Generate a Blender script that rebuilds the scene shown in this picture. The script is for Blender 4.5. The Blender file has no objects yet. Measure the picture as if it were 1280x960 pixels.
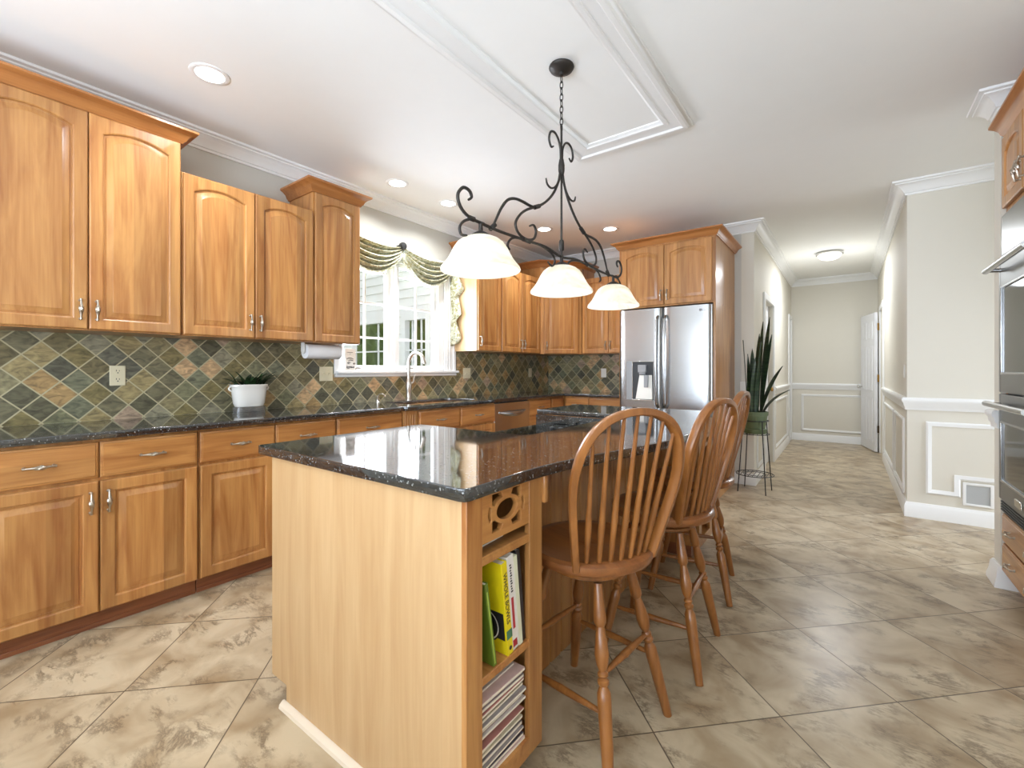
import bpy, bmesh, math, random
from mathutils import Vector, Matrix
random.seed(7)
C = bpy.context.scene.collection
SC = bpy.context.scene
PI = math.pi

# ------------------------------------------------------------------ camera, world, light, exposure
PSI = math.atan(418 / 562)
cam = bpy.data.cameras.new('camera'); cam_o = bpy.data.objects.new('camera', cam); C.objects.link(cam_o)
cam.sensor_width = 36; cam.lens = 562 / 1280 * 36; cam.shift_y = -17.5 / 1280
cam.clip_start = 0.02; cam_o.location = (0, 0, 1.2); cam_o.rotation_euler = (PI / 2, 0, PSI)
SC.camera = cam_o
SC.view_settings.view_transform = 'Standard'; SC.view_settings.look = 'None'
SC.view_settings.gamma = 1; SC.view_settings.exposure = 0.40; SC.view_settings.use_curve_mapping = False
SC.cycles.use_denoising = True
SC.cycles.max_bounces = 10; SC.cycles.diffuse_bounces = 5; SC.cycles.glossy_bounces = 5
SC.cycles.transmission_bounces = 8; SC.cycles.transparent_max_bounces = 12
SC.cycles.caustics_reflective = False; SC.cycles.caustics_refractive = False
SC.cycles.sample_clamp_indirect = 6

W = bpy.data.worlds.new('world'); SC.world = W; W.use_nodes = True
W.node_tree.nodes['Background'].inputs[0].default_value = (0.93, 0.97, 1.0, 1)
W.node_tree.nodes['Background'].inputs[1].default_value = 1.0


def area(name, loc, rot, sx, sy, power, col=(1, 1, 1), portal=False, disk=False):
    l = bpy.data.lights.new(name, 'AREA'); l.shape = 'DISK' if disk else 'RECTANGLE'
    l.size = sx
    if not disk: l.size_y = sy
    l.energy = power; l.color = col
    o = bpy.data.objects.new(name, l); C.objects.link(o); o.location = loc; o.rotation_euler = rot
    if portal: l.cycles.is_portal = True
    return o


# fill lights added behind the rear wall, tilted up; daylight at kitchen window and passage
for wx, wp in ((-1.7, 142), (-0.4, 108), (0.75, 66)):
    area('rear_fill_light', (wx, -2.62, 1.35), (PI / 2 + 1.15, 0, 0), 1.0, 2.0, wp, (0.82, 0.95, 1.14))  # added fill aimed upward to brighten the ceiling and the room
area('kitchen_window_daylight', (-3.80, 2.72, 1.72), (0, -PI / 2 - 0.05, 0), 1.05, 1.3, 82, (0.88, 0.96, 1.1)).data.spread = 3.0
area('passage_daylight', (2.62, 4.33, 1.25), (0, PI / 2 - 0.45, 0), 1.9, 1.05, 20, (0.86, 0.96, 1.12)).data.spread = 2.0

# ------------------------------------------------------------------ mesh helpers


def lin(r, g, b):
    f = lambda v: (v / 255 / 12.92) if v / 255 <= 0.04045 else ((v / 255 + 0.055) / 1.055) ** 2.4
    return (f(r), f(g), f(b), 1)


class MB:
    def __init__(s): s.v = []; s.f = []; s.m = []

    def add(s, vs, fs, mi=0):
        b = len(s.v); s.v += [tuple(p) for p in vs]
        for f in fs: s.f.append([b + i for i in f]); s.m.append(mi)
        return s

    def box(s, x0, x1, y0, y1, z0, z1, mi=0):
        return s.add([(x0, y0, z0), (x1, y0, z0), (x1, y1, z0), (x0, y1, z0), (x0, y0, z1), (x1, y0, z1), (x1, y1, z1), (x0, y1, z1)],
                     [(0, 3, 2, 1), (4, 5, 6, 7), (0, 1, 5, 4), (1, 2, 6, 5), (2, 3, 7, 6), (3, 0, 4, 7)], mi)

    def loft(s, loops, cap0=True, cap1=True, closed=True, mi=0):
        n = len(loops[0]); vs = [p for l in loops for p in l]; fs = []
        for k in range(len(loops) - 1):
            for i in range(n if closed else n - 1):
                j = (i + 1) % n
                fs.append((k * n + i, k * n + j, (k + 1) * n + j, (k + 1) * n + i))
        if cap0: fs.append(tuple(range(n - 1, -1, -1)))
        if cap1: fs.append(tuple((len(loops) - 1) * n + i for i in range(n)))
        return s.add(vs, fs, mi)

    def lathe(s, prof, n=24, center=(0, 0, 0), mi=0, cap=True, sx=1, sy=1):
        loops = []
        for r, z in prof:
            loops.append([(center[0] + sx * r * math.cos(2 * PI * i / n), center[1] + sy * r * math.sin(2 * PI * i / n), center[2] + z) for i in range(n)])
        return s.loft(loops, cap, cap, True, mi)

    def tube(s, path, r, n=8, cap=True, closed=False, mi=0, sec=None):
        P = [Vector(p) for p in path]; m = len(P)
        R = r if isinstance(r, (list, tuple)) else [r] * m
        loops = []; nrm = None
        for i in range(m):
            if closed: t = P[(i + 1) % m] - P[i - 1]
            else: t = P[min(i + 1, m - 1)] - P[max(i - 1, 0)]
            t.normalize()
            if nrm is None:
                a = Vector((0, 0, 1)) if abs(t.z) < 0.9 else Vector((1, 0, 0))
                nrm = (a - t * a.dot(t)).normalized()
            else:
                nrm = (nrm - t * nrm.dot(t)).normalized()
            b = t.cross(nrm)
            if sec: loops.append([P[i] + nrm * (u * R[i]) + b * (w * R[i]) for u, w in sec])
            else: loops.append([P[i] + (nrm * math.cos(2 * PI * k / n) + b * math.sin(2 * PI * k / n)) * R[i] for k in range(n)])
        if closed: loops.append(loops[0])
        return s.loft(loops, cap and not closed, cap and not closed, True, mi)

    def axis_lathe(s, a, b, prof, n=12, mi=0):
        """a turned piece from a to b; prof = [(radius, 0..1)]"""
        a = Vector(a); b = Vector(b); t = (b - a); L = t.length; t.normalize()
        u = t.cross(Vector((0, 1, 0.01))).normalized(); w = t.cross(u)
        loops = [[a + t * (L * k) + (u * math.cos(2 * PI * i / n) + w * math.sin(2 * PI * i / n)) * r for i in range(n)] for r, k in prof]
        return s.loft(loops, True, True, True, mi)

    def build(s, name, mats, parent=None, loc=(0, 0, 0), rot=(0, 0, 0), bevel=0.0, smooth=True, ang=40, solid=0.0):
        me = s.mesh(name, mats, smooth, ang)
        return link(name, me, parent, loc, rot, bevel, solid)

    def mesh(s, name, mats, smooth=True, ang=40):
        me = bpy.data.meshes.new(name); me.from_pydata(s.v, [], s.f); me.update()
        bm = bmesh.new(); bm.from_mesh(me); bmesh.ops.recalc_face_normals(bm, faces=bm.faces); bm.to_mesh(me); bm.free()
        for m in (mats if isinstance(mats, (list, tuple)) else [mats]): me.materials.append(m)
        for p, mi in zip(me.polygons, s.m): p.material_index = mi; p.use_smooth = smooth
        if smooth: me.set_sharp_from_angle(angle=math.radians(ang))
        return me


def link(name, me, parent=None, loc=(0, 0, 0), rot=(0, 0, 0), bevel=0.0, solid=0.0):
    o = bpy.data.objects.new(name, me); C.objects.link(o)
    o.location = loc; o.rotation_euler = rot
    if parent: o.parent = parent
    if solid:
        m = o.modifiers.new('solid', 'SOLIDIFY'); m.thickness = solid; m.offset = 0
    if bevel:
        m = o.modifiers.new('bevel', 'BEVEL'); m.width = bevel; m.segments = 2; m.limit_method = 'ANGLE'; m.angle_limit = math.radians(40)
    return o


def tag(o, label=None, cat=None, group=None, kind=None):
    if label: o['label'] = label
    if cat: o['category'] = cat
    if group: o['group'] = group
    if kind: o['kind'] = kind
    return o


def thing(name, label, cat, loc=(0, 0, 0), rz=0.0, group=None, kind=None):
    o = bpy.data.objects.new(name, None); C.objects.link(o); o.empty_display_size = 0.1
    o.location = loc; o.rotation_euler = (0, 0, rz)
    return tag(o, label, cat, group, kind)


def copy_tree(o, parent=None):
    c = o.copy(); C.objects.link(c)
    if parent: c.parent = parent
    for ch in list(o.children): copy_tree(ch, c)
    return c


def smooth_path(pts, k=6, closed=False):
    P = [Vector(p) for p in pts]; out = []; n = len(P)
    for i in range(n if closed else n - 1):
        if closed: p0, p1, p2, p3 = P[i - 1], P[i], P[(i + 1) % n], P[(i + 2) % n]
        else: p0, p1, p2, p3 = P[max(i - 1, 0)], P[i], P[i + 1], P[min(i + 2, n - 1)]
        for j in range(k):
            t = j / k
            out.append(0.5 * ((2 * p1) + (p2 - p0) * t + (2 * p0 - 5 * p1 + 4 * p2 - p3) * t * t + (3 * p1 - p0 - 3 * p2 + p3) * t ** 3))
    if not closed: out.append(P[-1])
    return out


DG = None


def curve_slab(name, outlines, thick, mat, parent=None, loc=(0, 0, 0), rot=(0, 0, 0), bevel=0.0):
    """flat slab with holes: outlines in the local xy plane, thickness centred on z=0"""
    cu = bpy.data.curves.new('tmp', 'CURVE'); cu.dimensions = '2D'; cu.fill_mode = 'BOTH'
    for ol in outlines:
        sp = cu.splines.new('POLY'); sp.points.add(len(ol) - 1); sp.use_cyclic_u = True
        for p, q in zip(sp.points, ol): p.co = (q[0], q[1], 0, 1)
    cu.extrude = thick / 2 - bevel; cu.bevel_depth = bevel; cu.offset = -bevel; cu.bevel_resolution = 2
    t = bpy.data.objects.new('tmp', cu); C.objects.link(t)
    dg = bpy.context.evaluated_depsgraph_get()
    me = bpy.data.meshes.new_from_object(t.evaluated_get(dg)); bpy.data.objects.remove(t); bpy.data.curves.remove(cu)
    me.name = name; me.materials.clear(); me.materials.append(mat)
    for p in me.polygons: p.use_smooth = True
    me.set_sharp_from_angle(angle=math.radians(40))
    return link(name, me, parent, loc, rot)


def lettering(name, s, size, mat, parent, loc, rot, ext=0.0004, align='CENTER'):
    cu = bpy.data.curves.new('tmp', 'FONT'); cu.body = s; cu.size = size; cu.extrude = ext; cu.align_x = align; cu.align_y = 'CENTER'
    t = bpy.data.objects.new('tmp', cu); C.objects.link(t)
    dg = bpy.context.evaluated_depsgraph_get()
    me = bpy.data.meshes.new_from_object(t.evaluated_get(dg)); bpy.data.objects.remove(t); bpy.data.curves.remove(cu)
    me.materials.clear(); me.materials.append(mat)
    return link(name, me, parent, loc, rot)


def molding(path, profile, side=1, closed=False):
    """profile [(out, z)] swept along a plan polyline with mitred corners; out is to the right of travel"""
    P = [Vector((p[0], p[1])) for p in path]; n = len(P); mb = MB(); loops = []
    for i in range(n):
        d0 = (P[i] - P[i - 1]).normalized() if (i > 0 or closed) else None
        d1 = (P[(i + 1) % n] - P[i]).normalized() if (i < n - 1 or closed) else None
        if d0 is None: d0 = d1
        if d1 is None: d1 = d0
        n0 = Vector((d0.y, -d0.x)) * side; n1 = Vector((d1.y, -d1.x)) * side
        m = (n0 + n1); m = m / max(0.15, m.dot(n0))
        loops.append([(P[i].x + m.x * o, P[i].y + m.y * o, z) for o, z in profile])
    if closed: loops.append(loops[0])
    return mb.loft(loops, not closed, not closed, True)


def frame_molding(u0, u1, z0, z1, w, d, skip=None):
    """rectangular picture-frame moulding; local plane u,z; sticks out to -y"""
    mb = MB(); loops = []
    prof = [(0, 0), (0, d * .6), (w * .3, d), (w * .6, d * .7), (w, d * .35), (w, 0)]
    for (u, z, su, sz) in ((u0, z0, 1, 1), (u1, z0, -1, 1), (u1, z1, -1, -1), (u0, z1, 1, -1)):
        loops.append([(u + su * a, -b, z + sz * a) for a, b in prof])
    loops.append(loops[0])
    return mb.loft(loops, False, False, True)


# ------------------------------------------------------------------ materials


def new_mat(name):
    m = bpy.data.materials.new(name); m.use_nodes = True
    nt = m.node_tree; return m, nt, nt.nodes, nt.links, nt.nodes['Principled BSDF']


def plain(name, col, rough=0.5, metal=0.0, spec=0.5, noise=0.0, nscale=8, coat=0.0, bump=0.0, trans=0.0):
    m, nt, N, L, b = new_mat(name)
    b.inputs['Base Color'].default_value = col; b.inputs['Roughness'].default_value = rough
    b.inputs['Metallic'].default_value = metal; b.inputs['Specular IOR Level'].default_value = spec
    b.inputs['Coat Weight'].default_value = coat; b.inputs['Coat Roughness'].default_value = 0.1
    b.inputs['Transmission Weight'].default_value = trans
    tc = N.new('ShaderNodeTexCoord'); nz = N.new('ShaderNodeTexNoise'); nz.inputs['Scale'].default_value = nscale; nz.inputs['Detail'].default_value = 4
    L.new(tc.outputs['Object'], nz.inputs['Vector'])
    mx = N.new('ShaderNodeMix'); mx.data_type = 'RGBA'; mx.blend_type = 'MULTIPLY'
    mx.inputs[0].default_value = 1.0; mx.inputs[6].default_value = col
    mr = N.new('ShaderNodeMapRange'); mr.inputs[3].default_value = 1 - noise; mr.inputs[4].default_value = 1 + noise * 0.3
    L.new(nz.outputs[0], mr.inputs[0]); L.new(mr.outputs[0], mx.inputs[7]); L.new(mx.outputs[2], b.inputs['Base Color'])
    if bump:
        bp = N.new('ShaderNodeBump'); bp.inputs['Strength'].default_value = bump; bp.inputs['Distance'].default_value = 0.01
        L.new(nz.outputs[0], bp.inputs['Height']); L.new(bp.outputs[0], b.inputs['Normal'])
    return m


def emit(name, col, s):
    m, nt, N, L, b = new_mat(name)
    b.inputs['Base Color'].default_value = col; b.inputs['Emission Color'].default_value = col; b.inputs['Emission Strength'].default_value = s
    return m


def wood(name, base, dark, axis='z', rough=0.33, board=0.09, bamt=0.16, contrast=1.0, coat=0.25):
    m, nt, N, L, b = new_mat(name)
    tc = N.new('ShaderNodeTexCoord'); oi = N.new('ShaderNodeObjectInfo')
    mul = N.new('ShaderNodeMath'); mul.operation = 'MULTIPLY'; mul.inputs[1].default_value = 37.0
    L.new(oi.outputs['Random'], mul.inputs[0])
    ad = N.new('ShaderNodeVectorMath'); ad.operation = 'ADD'
    L.new(tc.outputs['Object'], ad.inputs[0]); L.new(mul.outputs[0], ad.inputs[1])

    def noise(sc_across, sc_along, detail, dist):
        mp = N.new('ShaderNodeMapping')
        mp.inputs['Scale'].default_value = [sc_along if a == axis else sc_across for a in 'xyz']
        L.new(ad.outputs[0], mp.inputs[0])
        nz = N.new('ShaderNodeTexNoise'); nz.inputs['Scale'].default_value = 1; nz.inputs['Detail'].default_value = detail; nz.inputs['Distortion'].default_value = dist
        L.new(mp.outputs[0], nz.inputs['Vector']); return nz
    n1 = noise(13, 1.3, 6, 1.6); n2 = noise(120, 3.5, 3, 0.2)
    a = N.new('ShaderNodeMath'); a.operation = 'MULTIPLY_ADD'; a.inputs[1].default_value = 0.35
    L.new(n2.outputs[0], a.inputs[0]); L.new(n1.outputs[0], a.inputs[2])
    rp = N.new('ShaderNodeValToRGB'); e = rp.color_ramp.elements
    mid = 0.62; hw = 0.22 / contrast
    e[0].position = mid - hw; e[0].color = dark; e[1].position = mid + hw; e[1].color = base
    L.new(a.outputs[0], rp.inputs[0])
    # glued-up boards, each a little lighter or darker
    sp = N.new('ShaderNodeSeparateXYZ'); L.new(ad.outputs[0], sp.inputs[0])
    dv = N.new('ShaderNodeMath'); dv.operation = 'DIVIDE'; dv.inputs[1].default_value = board
    across = 0 if axis in 'zy' else 2
    L.new(sp.outputs[across], dv.inputs[0])
    fl = N.new('ShaderNodeMath'); fl.operation = 'FLOOR'; L.new(dv.outputs[0], fl.inputs[0])
    wn = N.new('ShaderNodeTexWhiteNoise'); wn.noise_dimensions = '1D'; L.new(fl.outputs[0], wn.inputs['W'])
    mr = N.new('ShaderNodeMapRange'); mr.inputs[3].default_value = 1 - bamt; mr.inputs[4].default_value = 1 + bamt * .5
    L.new(wn.outputs[0], mr.inputs[0])
    mx = N.new('ShaderNodeMix'); mx.data_type = 'RGBA'; mx.blend_type = 'MULTIPLY'; mx.inputs[0].default_value = 1
    L.new(rp.outputs[0], mx.inputs[6]); L.new(mr.outputs[0], mx.inputs[7]); L.new(mx.outputs[2], b.inputs['Base Color'])
    b.inputs['Roughness'].default_value = rough; b.inputs['Coat Weight'].default_value = coat; b.inputs['Coat Roughness'].default_value = 0.18
    bp = N.new('ShaderNodeBump'); bp.inputs['Strength'].default_value = 0.06; bp.inputs['Distance'].default_value = 0.002
    L.new(n2.outputs[0], bp.inputs['Height']); L.new(bp.outputs[0], b.inputs['Normal'])
    return m


def granite(name):
    m, nt, N, L, b = new_mat(name)
    tc = N.new('ShaderNodeTexCoord')
    v1 = N.new('ShaderNodeTexVoronoi'); v1.inputs['Scale'].default_value = 250; L.new(tc.outputs['Object'], v1.inputs['Vector'])
    n1 = N.new('ShaderNodeTexNoise'); n1.inputs['Scale'].default_value = 150; n1.inputs['Detail'].default_value = 3; L.new(tc.outputs['Object'], n1.inputs['Vector'])
    r1 = N.new('ShaderNodeValToRGB'); e = r1.color_ramp.elements
    e[0].position = 0.42; e[0].color = lin(14, 15, 16); e[1].position = 0.66; e[1].color = lin(58, 60, 60)
    L.new(n1.outputs[0], r1.inputs[0])
    sep = N.new('ShaderNodeSeparateColor'); L.new(v1.outputs['Color'], sep.inputs[0])
    r2 = N.new('ShaderNodeValToRGB'); e = r2.color_ramp.elements
    e[0].position = 0.945; e[0].color = (0, 0, 0, 1); e[1].position = 0.99; e[1].color = (1, 1, 1, 1)
    L.new(sep.outputs[0], r2.inputs[0])
    mx = N.new('ShaderNodeMix'); mx.data_type = 'RGBA'; mx.inputs[7].default_value = lin(150, 152, 150)
    L.new(r2.outputs[0], mx.inputs[0]); L.new(r1.outputs[0], mx.inputs[6]); L.new(mx.outputs[2], b.inputs['Base Color'])
    b.inputs['Roughness'].default_value = 0.05; b.inputs['IOR'].default_value = 2.0
    return m


def slate(name, axis):
    """diagonal slate tiles; axis = world axis that runs along the wall"""
    m, nt, N, L, b = new_mat(name)
    pitch = 0.1005
    tc = N.new('ShaderNodeTexCoord'); sp = N.new('ShaderNodeSeparateXYZ'); L.new(tc.outputs['Object'], sp.inputs[0])

    def math_(op, a, c):
        n = N.new('ShaderNodeMath'); n.operation = op
        for i, q in enumerate((a, c)):
            if q is None: continue
            if isinstance(q, (int, float)): n.inputs[i].default_value = q
            else: L.new(q, n.inputs[i])
        return n.outputs[0]
    s = sp.outputs[1 if axis == 'y' else 0]; z = sp.outputs[2]
    s = math_('SUBTRACT', s, 0.558); z = math_('SUBTRACT', z, 0.925)
    k = 1 / (math.sqrt(2) * pitch)
    u = math_('MULTIPLY', math_('ADD', s, z), k); v = math_('MULTIPLY', math_('SUBTRACT', z, s), k)
    fu = math_('FLOOR', u, None); fv = math_('FLOOR', v, None)
    cu = math_('SUBTRACT', u, fu); cv = math_('SUBTRACT', v, fv)
    du = math_('MINIMUM', cu, math_('SUBTRACT', 1.0, cu)); dv = math_('MINIMUM', cv, math_('SUBTRACT', 1.0, cv))
    ed = math_('MINIMUM', du, dv)
    cb = N.new('ShaderNodeCombineXYZ'); L.new(fu, cb.inputs[0]); L.new(fv, cb.inputs[1])
    wn = N.new('ShaderNodeTexWhiteNoise'); wn.noise_dimensions = '3D'; L.new(cb.outputs[0], wn.inputs['Vector'])
    rp = N.new('ShaderNodeValToRGB'); rp.color_ramp.interpolation = 'CONSTANT'
    cols = [(112, 106, 80), (142, 134, 100), (86, 84, 68), (152, 136, 94), (122, 120, 90), (166, 136, 90), (100, 98, 82), (132, 122, 88), (124, 112, 72), (114, 114, 90), (196, 162, 120), (138, 132, 108), (92, 88, 66), (170, 146, 122), (114, 104, 72)]
    e = rp.color_ramp.elements
    for i, cc in enumerate(cols):
        el = e[i] if i < 2 else e.new(i / len(cols))
        el.position = i / len(cols); el.color = lin(*cc)
    L.new(wn.outputs['Value'], rp.inputs[0])
    # cleft texture, shifted and turned tile by tile
    sc = N.new('ShaderNodeVectorMath'); sc.operation = 'SCALE'; sc.inputs['Scale'].default_value = 5.0; L.new(wn.outputs['Color'], sc.inputs[0])
    ad = N.new('ShaderNodeVectorMath'); ad.operation = 'ADD'; L.new(tc.outputs['Object'], ad.inputs[0]); L.new(sc.outputs[0], ad.inputs[1])
    mp = N.new('ShaderNodeMapping'); mp.inputs['Scale'].default_value = (16, 16, 34); mp.inputs['Rotation'].default_value = (0.5, 0.4, 0.3); L.new(ad.outputs[0], mp.inputs[0])
    nz = N.new('ShaderNodeTexNoise'); nz.inputs['Scale'].default_value = 1; nz.inputs['Detail'].default_value = 6; nz.inputs['Distortion'].default_value = 1.2; L.new(mp.outputs[0], nz.inputs['Vector'])
    mr = N.new('ShaderNodeMapRange'); mr.inputs[1].default_value = 0.3; mr.inputs[2].default_value = 0.7; mr.inputs[3].default_value = 0.5; mr.inputs[4].default_value = 1.4
    L.new(nz.outputs[0], mr.inputs[0])
    mx = N.new('ShaderNodeMix'); mx.data_type = 'RGBA'; mx.blend_type = 'MULTIPLY'; mx.inputs[0].default_value = 1
    L.new(rp.outputs[0], mx.inputs[6]); L.new(mr.outputs[0], mx.inputs[7])
    gm = N.new('ShaderNodeMapRange'); gm.inputs[1].default_value = 0.026; gm.inputs[2].default_value = 0.038; L.new(ed, gm.inputs[0])
    mg = N.new('ShaderNodeMix'); mg.data_type = 'RGBA'; mg.inputs[6].default_value = lin(178, 168, 134)
    L.new(gm.outputs[0], mg.inputs[0]); L.new(mx.outputs[2], mg.inputs[7]); L.new(mg.outputs[2], b.inputs['Base Color'])
    b.inputs['Roughness'].default_value = 0.42
    h = math_('MULTIPLY', gm.outputs[0], 1.0); h2 = math_('MULTIPLY_ADD', nz.outputs[0], 0.5); N[-1].inputs[2].default_value = 0
    L.new(h, N[-1].inputs[2])
    bp = N.new('ShaderNodeBump'); bp.inputs['Strength'].default_value = 0.35; bp.inputs['Distance'].default_value = 0.003
    L.new(h2, bp.inputs['Height']); L.new(bp.outputs[0], b.inputs['Normal'])
    return m


def floor_mat():
    m, nt, N, L, b = new_mat('floor_tile')
    pitch = 0.467
    tc = N.new('ShaderNodeTexCoord'); sp = N.new('ShaderNodeSeparateXYZ'); L.new(tc.outputs['Object'], sp.inputs[0])

    def math_(op, a, c=None, d=None):
        n = N.new('ShaderNodeMath'); n.operation = op
        for i, q in enumerate((a, c, d)):
            if q is None: continue
            if isinstance(q, (int, float)): n.inputs[i].default_value = q
            else: L.new(q, n.inputs[i])
        return n.outputs[0]
    r = 1 / math.sqrt(2)
    u = math_('DIVIDE', math_('SUBTRACT', math_('MULTIPLY', math_('ADD', sp.outputs[0], sp.outputs[1]), r), 0.213), pitch)
    v = math_('DIVIDE', math_('SUBTRACT', math_('MULTIPLY', math_('SUBTRACT', sp.outputs[1], sp.outputs[0]), r), 0.004), pitch)
    fu = math_('FLOOR', u); fv = math_('FLOOR', v)
    cu = math_('SUBTRACT', u, fu); cv = math_('SUBTRACT', v, fv)
    ed = math_('MINIMUM', math_('MINIMUM', cu, math_('SUBTRACT', 1.0, cu)), math_('MINIMUM', cv, math_('SUBTRACT', 1.0, cv)))
    cb = N.new('ShaderNodeCombineXYZ'); L.new(fu, cb.inputs[0]); L.new(fv, cb.inputs[1])
    wn = N.new('ShaderNodeTexWhiteNoise'); wn.noise_dimensions = '3D'; L.new(cb.outputs[0], wn.inputs['Vector'])
    sc = N.new('ShaderNodeVectorMath'); sc.operation = 'SCALE'; sc.inputs['Scale'].default_value = 9.0; L.new(wn.outputs['Color'], sc.inputs[0])
    ad = N.new('ShaderNodeVectorMath'); ad.operation = 'ADD'; L.new(tc.outputs['Object'], ad.inputs[0]); L.new(sc.outputs[0], ad.inputs[1])
    # cloudy beige
    n1 = N.new('ShaderNodeTexNoise'); n1.inputs['Scale'].default_value = 4.5; n1.inputs['Detail'].default_value = 6; n1.inputs['Distortion'].default_value = 0.6; L.new(ad.outputs[0], n1.inputs['Vector'])
    r1 = N.new('ShaderNodeValToRGB'); e = r1.color_ramp.elements
    e[0].position = 0.32; e[0].color = lin(150, 128, 98); e[1].position = 0.64; e[1].color = lin(194, 178, 150)
    L.new(n1.outputs[0], r1.inputs[0])
    # brown broken veins, running mostly one way
    mp = N.new('ShaderNodeMapping'); mp.inputs['Rotation'].default_value = (0, 0, 0.9); mp.inputs['Scale'].default_value = (4.0, 9.0, 1); L.new(ad.outputs[0], mp.inputs[0])
    n2 = N.new('ShaderNodeTexNoise'); n2.inputs['Scale'].default_value = 1.0; n2.inputs['Detail'].default_value = 9; n2.inputs['Roughness'].default_value = 0.74; n2.inputs['Distortion'].default_value = 0.35; L.new(mp.outputs[0], n2.inputs['Vector'])
    a = math_('ABSOLUTE', math_('SUBTRACT', n2.outputs[0], 0.5))
    vm = N.new('ShaderNodeMapRange'); vm.inputs[1].default_value = 0.0; vm.inputs[2].default_value = 0.06; vm.inputs[3].default_value = 1; vm.inputs[4].default_value = 0; L.new(a, vm.inputs[0])
    n3 = N.new('ShaderNodeTexNoise'); n3.inputs['Scale'].default_value = 7.0; n3.inputs['Detail'].default_value = 5; L.new(ad.outputs[0], n3.inputs['Vector'])
    gm = N.new('ShaderNodeMapRange'); gm.inputs[1].default_value = 0.46; gm.inputs[2].default_value = 0.62; L.new(n3.outputs[0], gm.inputs[0])
    vein = math_('MULTIPLY', math_('MULTIPLY', vm.outputs[0], gm.outputs[0]), 0.75)
    mx = N.new('ShaderNodeMix'); mx.data_type = 'RGBA'; mx.inputs[7].default_value = lin(96, 78, 58)
    L.new(vein, mx.inputs[0]); L.new(r1.outputs[0], mx.inputs[6])
    gr = N.new('ShaderNodeMapRange'); gr.inputs[1].default_value = 0.0035; gr.inputs[2].default_value = 0.006; L.new(ed, gr.inputs[0])
    mg = N.new('ShaderNodeMix'); mg.data_type = 'RGBA'; mg.inputs[6].default_value = lin(92, 78, 60)
    L.new(gr.outputs[0], mg.inputs[0]); L.new(mx.outputs[2], mg.inputs[7]); L.new(mg.outputs[2], b.inputs['Base Color'])
    b.inputs['Roughness'].default_value = 0.3; b.inputs['Specular IOR Level'].default_value = 0.4
    bp = N.new('ShaderNodeBump'); bp.inputs['Strength'].default_value = 0.25; bp.inputs['Distance'].default_value = 0.002
    L.new(gr.outputs[0], bp.inputs['Height']); L.new(bp.outputs[0], b.inputs['Normal'])
    return m


def fabric_mat():
    m, nt, N, L, b = new_mat('valance_fabric')
    tc = N.new('ShaderNodeTexCoord')
    n1 = N.new('ShaderNodeTexNoise'); n1.inputs['Scale'].default_value = 26; n1.inputs['Detail'].default_value = 5; n1.inputs['Distortion'].default_value = 1.5; L.new(tc.outputs['Object'], n1.inputs['Vector'])
    r = N.new('ShaderNodeValToRGB'); e = r.color_ramp.elements
    e[0].position = 0.36; e[0].color = lin(138, 136, 92); e[1].position = 0.60; e[1].color = lin(220, 216, 192)
    x = e.new(0.47); x.color = lin(186, 180, 142); x = e.new(0.53); x.color = lin(178, 188, 176)
    L.new(n1.outputs[0], r.inputs[0]); L.new(r.outputs[0], b.inputs['Base Color'])
    b.inputs['Roughness'].default_value = 0.6; b.inputs['Sheen Weight'].default_value = 0.2
    return m


def glass_mat(name, tint=(1, 1, 1, 1), k=0.12):
    m, nt, N, L, b = new_mat(name)
    N.remove(b); t = N.new('ShaderNodeBsdfTransparent'); t.inputs[0].default_value = tint
    g = N.new('ShaderNodeBsdfGlossy'); g.inputs['Roughness'].default_value = 0.02
    lw = N.new('ShaderNodeLayerWeight'); lw.inputs[0].default_value = 0.5
    pw = N.new('ShaderNodeMath'); pw.operation = 'POWER'; pw.inputs[1].default_value = 5.0; L.new(lw.outputs['Facing'], pw.inputs[0])
    fr = N.new('ShaderNodeMath'); fr.operation = 'MULTIPLY_ADD'; fr.inputs[1].default_value = 0.6; fr.inputs[2].default_value = 0.04; L.new(pw.outputs[0], fr.inputs[0])
    mx = N.new('ShaderNodeMixShader'); L.new(fr.outputs[0], mx.inputs[0]); L.new(t.outputs[0], mx.inputs[1]); L.new(g.outputs[0], mx.inputs[2])
    L.new(mx.outputs[0], N['Material Output'].inputs['Surface'])
    return m


def steel_mat(name, col, rough, axis='z'):
    m, nt, N, L, b = new_mat(name)
    tc = N.new('ShaderNodeTexCoord'); mp = N.new('ShaderNodeMapping')
    mp.inputs['Scale'].default_value = (3, 3, 400) if axis == 'x' else (300, 300, 2)
    L.new(tc.outputs['Object'], mp.inputs[0])
    nz = N.new('ShaderNodeTexNoise'); nz.inputs['Scale'].default_value = 1; nz.inputs['Detail'].default_value = 2; L.new(mp.outputs[0], nz.inputs['Vector'])
    mr = N.new('ShaderNodeMapRange'); mr.inputs[3].default_value = rough * .985; mr.inputs[4].default_value = rough * 1.015; L.new(nz.outputs[0], mr.inputs[0])
    L.new(mr.outputs[0], b.inputs['Roughness'])
    b.inputs['Base Color'].default_value = col; b.inputs['Metallic'].default_value = 1.0
    return m


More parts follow.
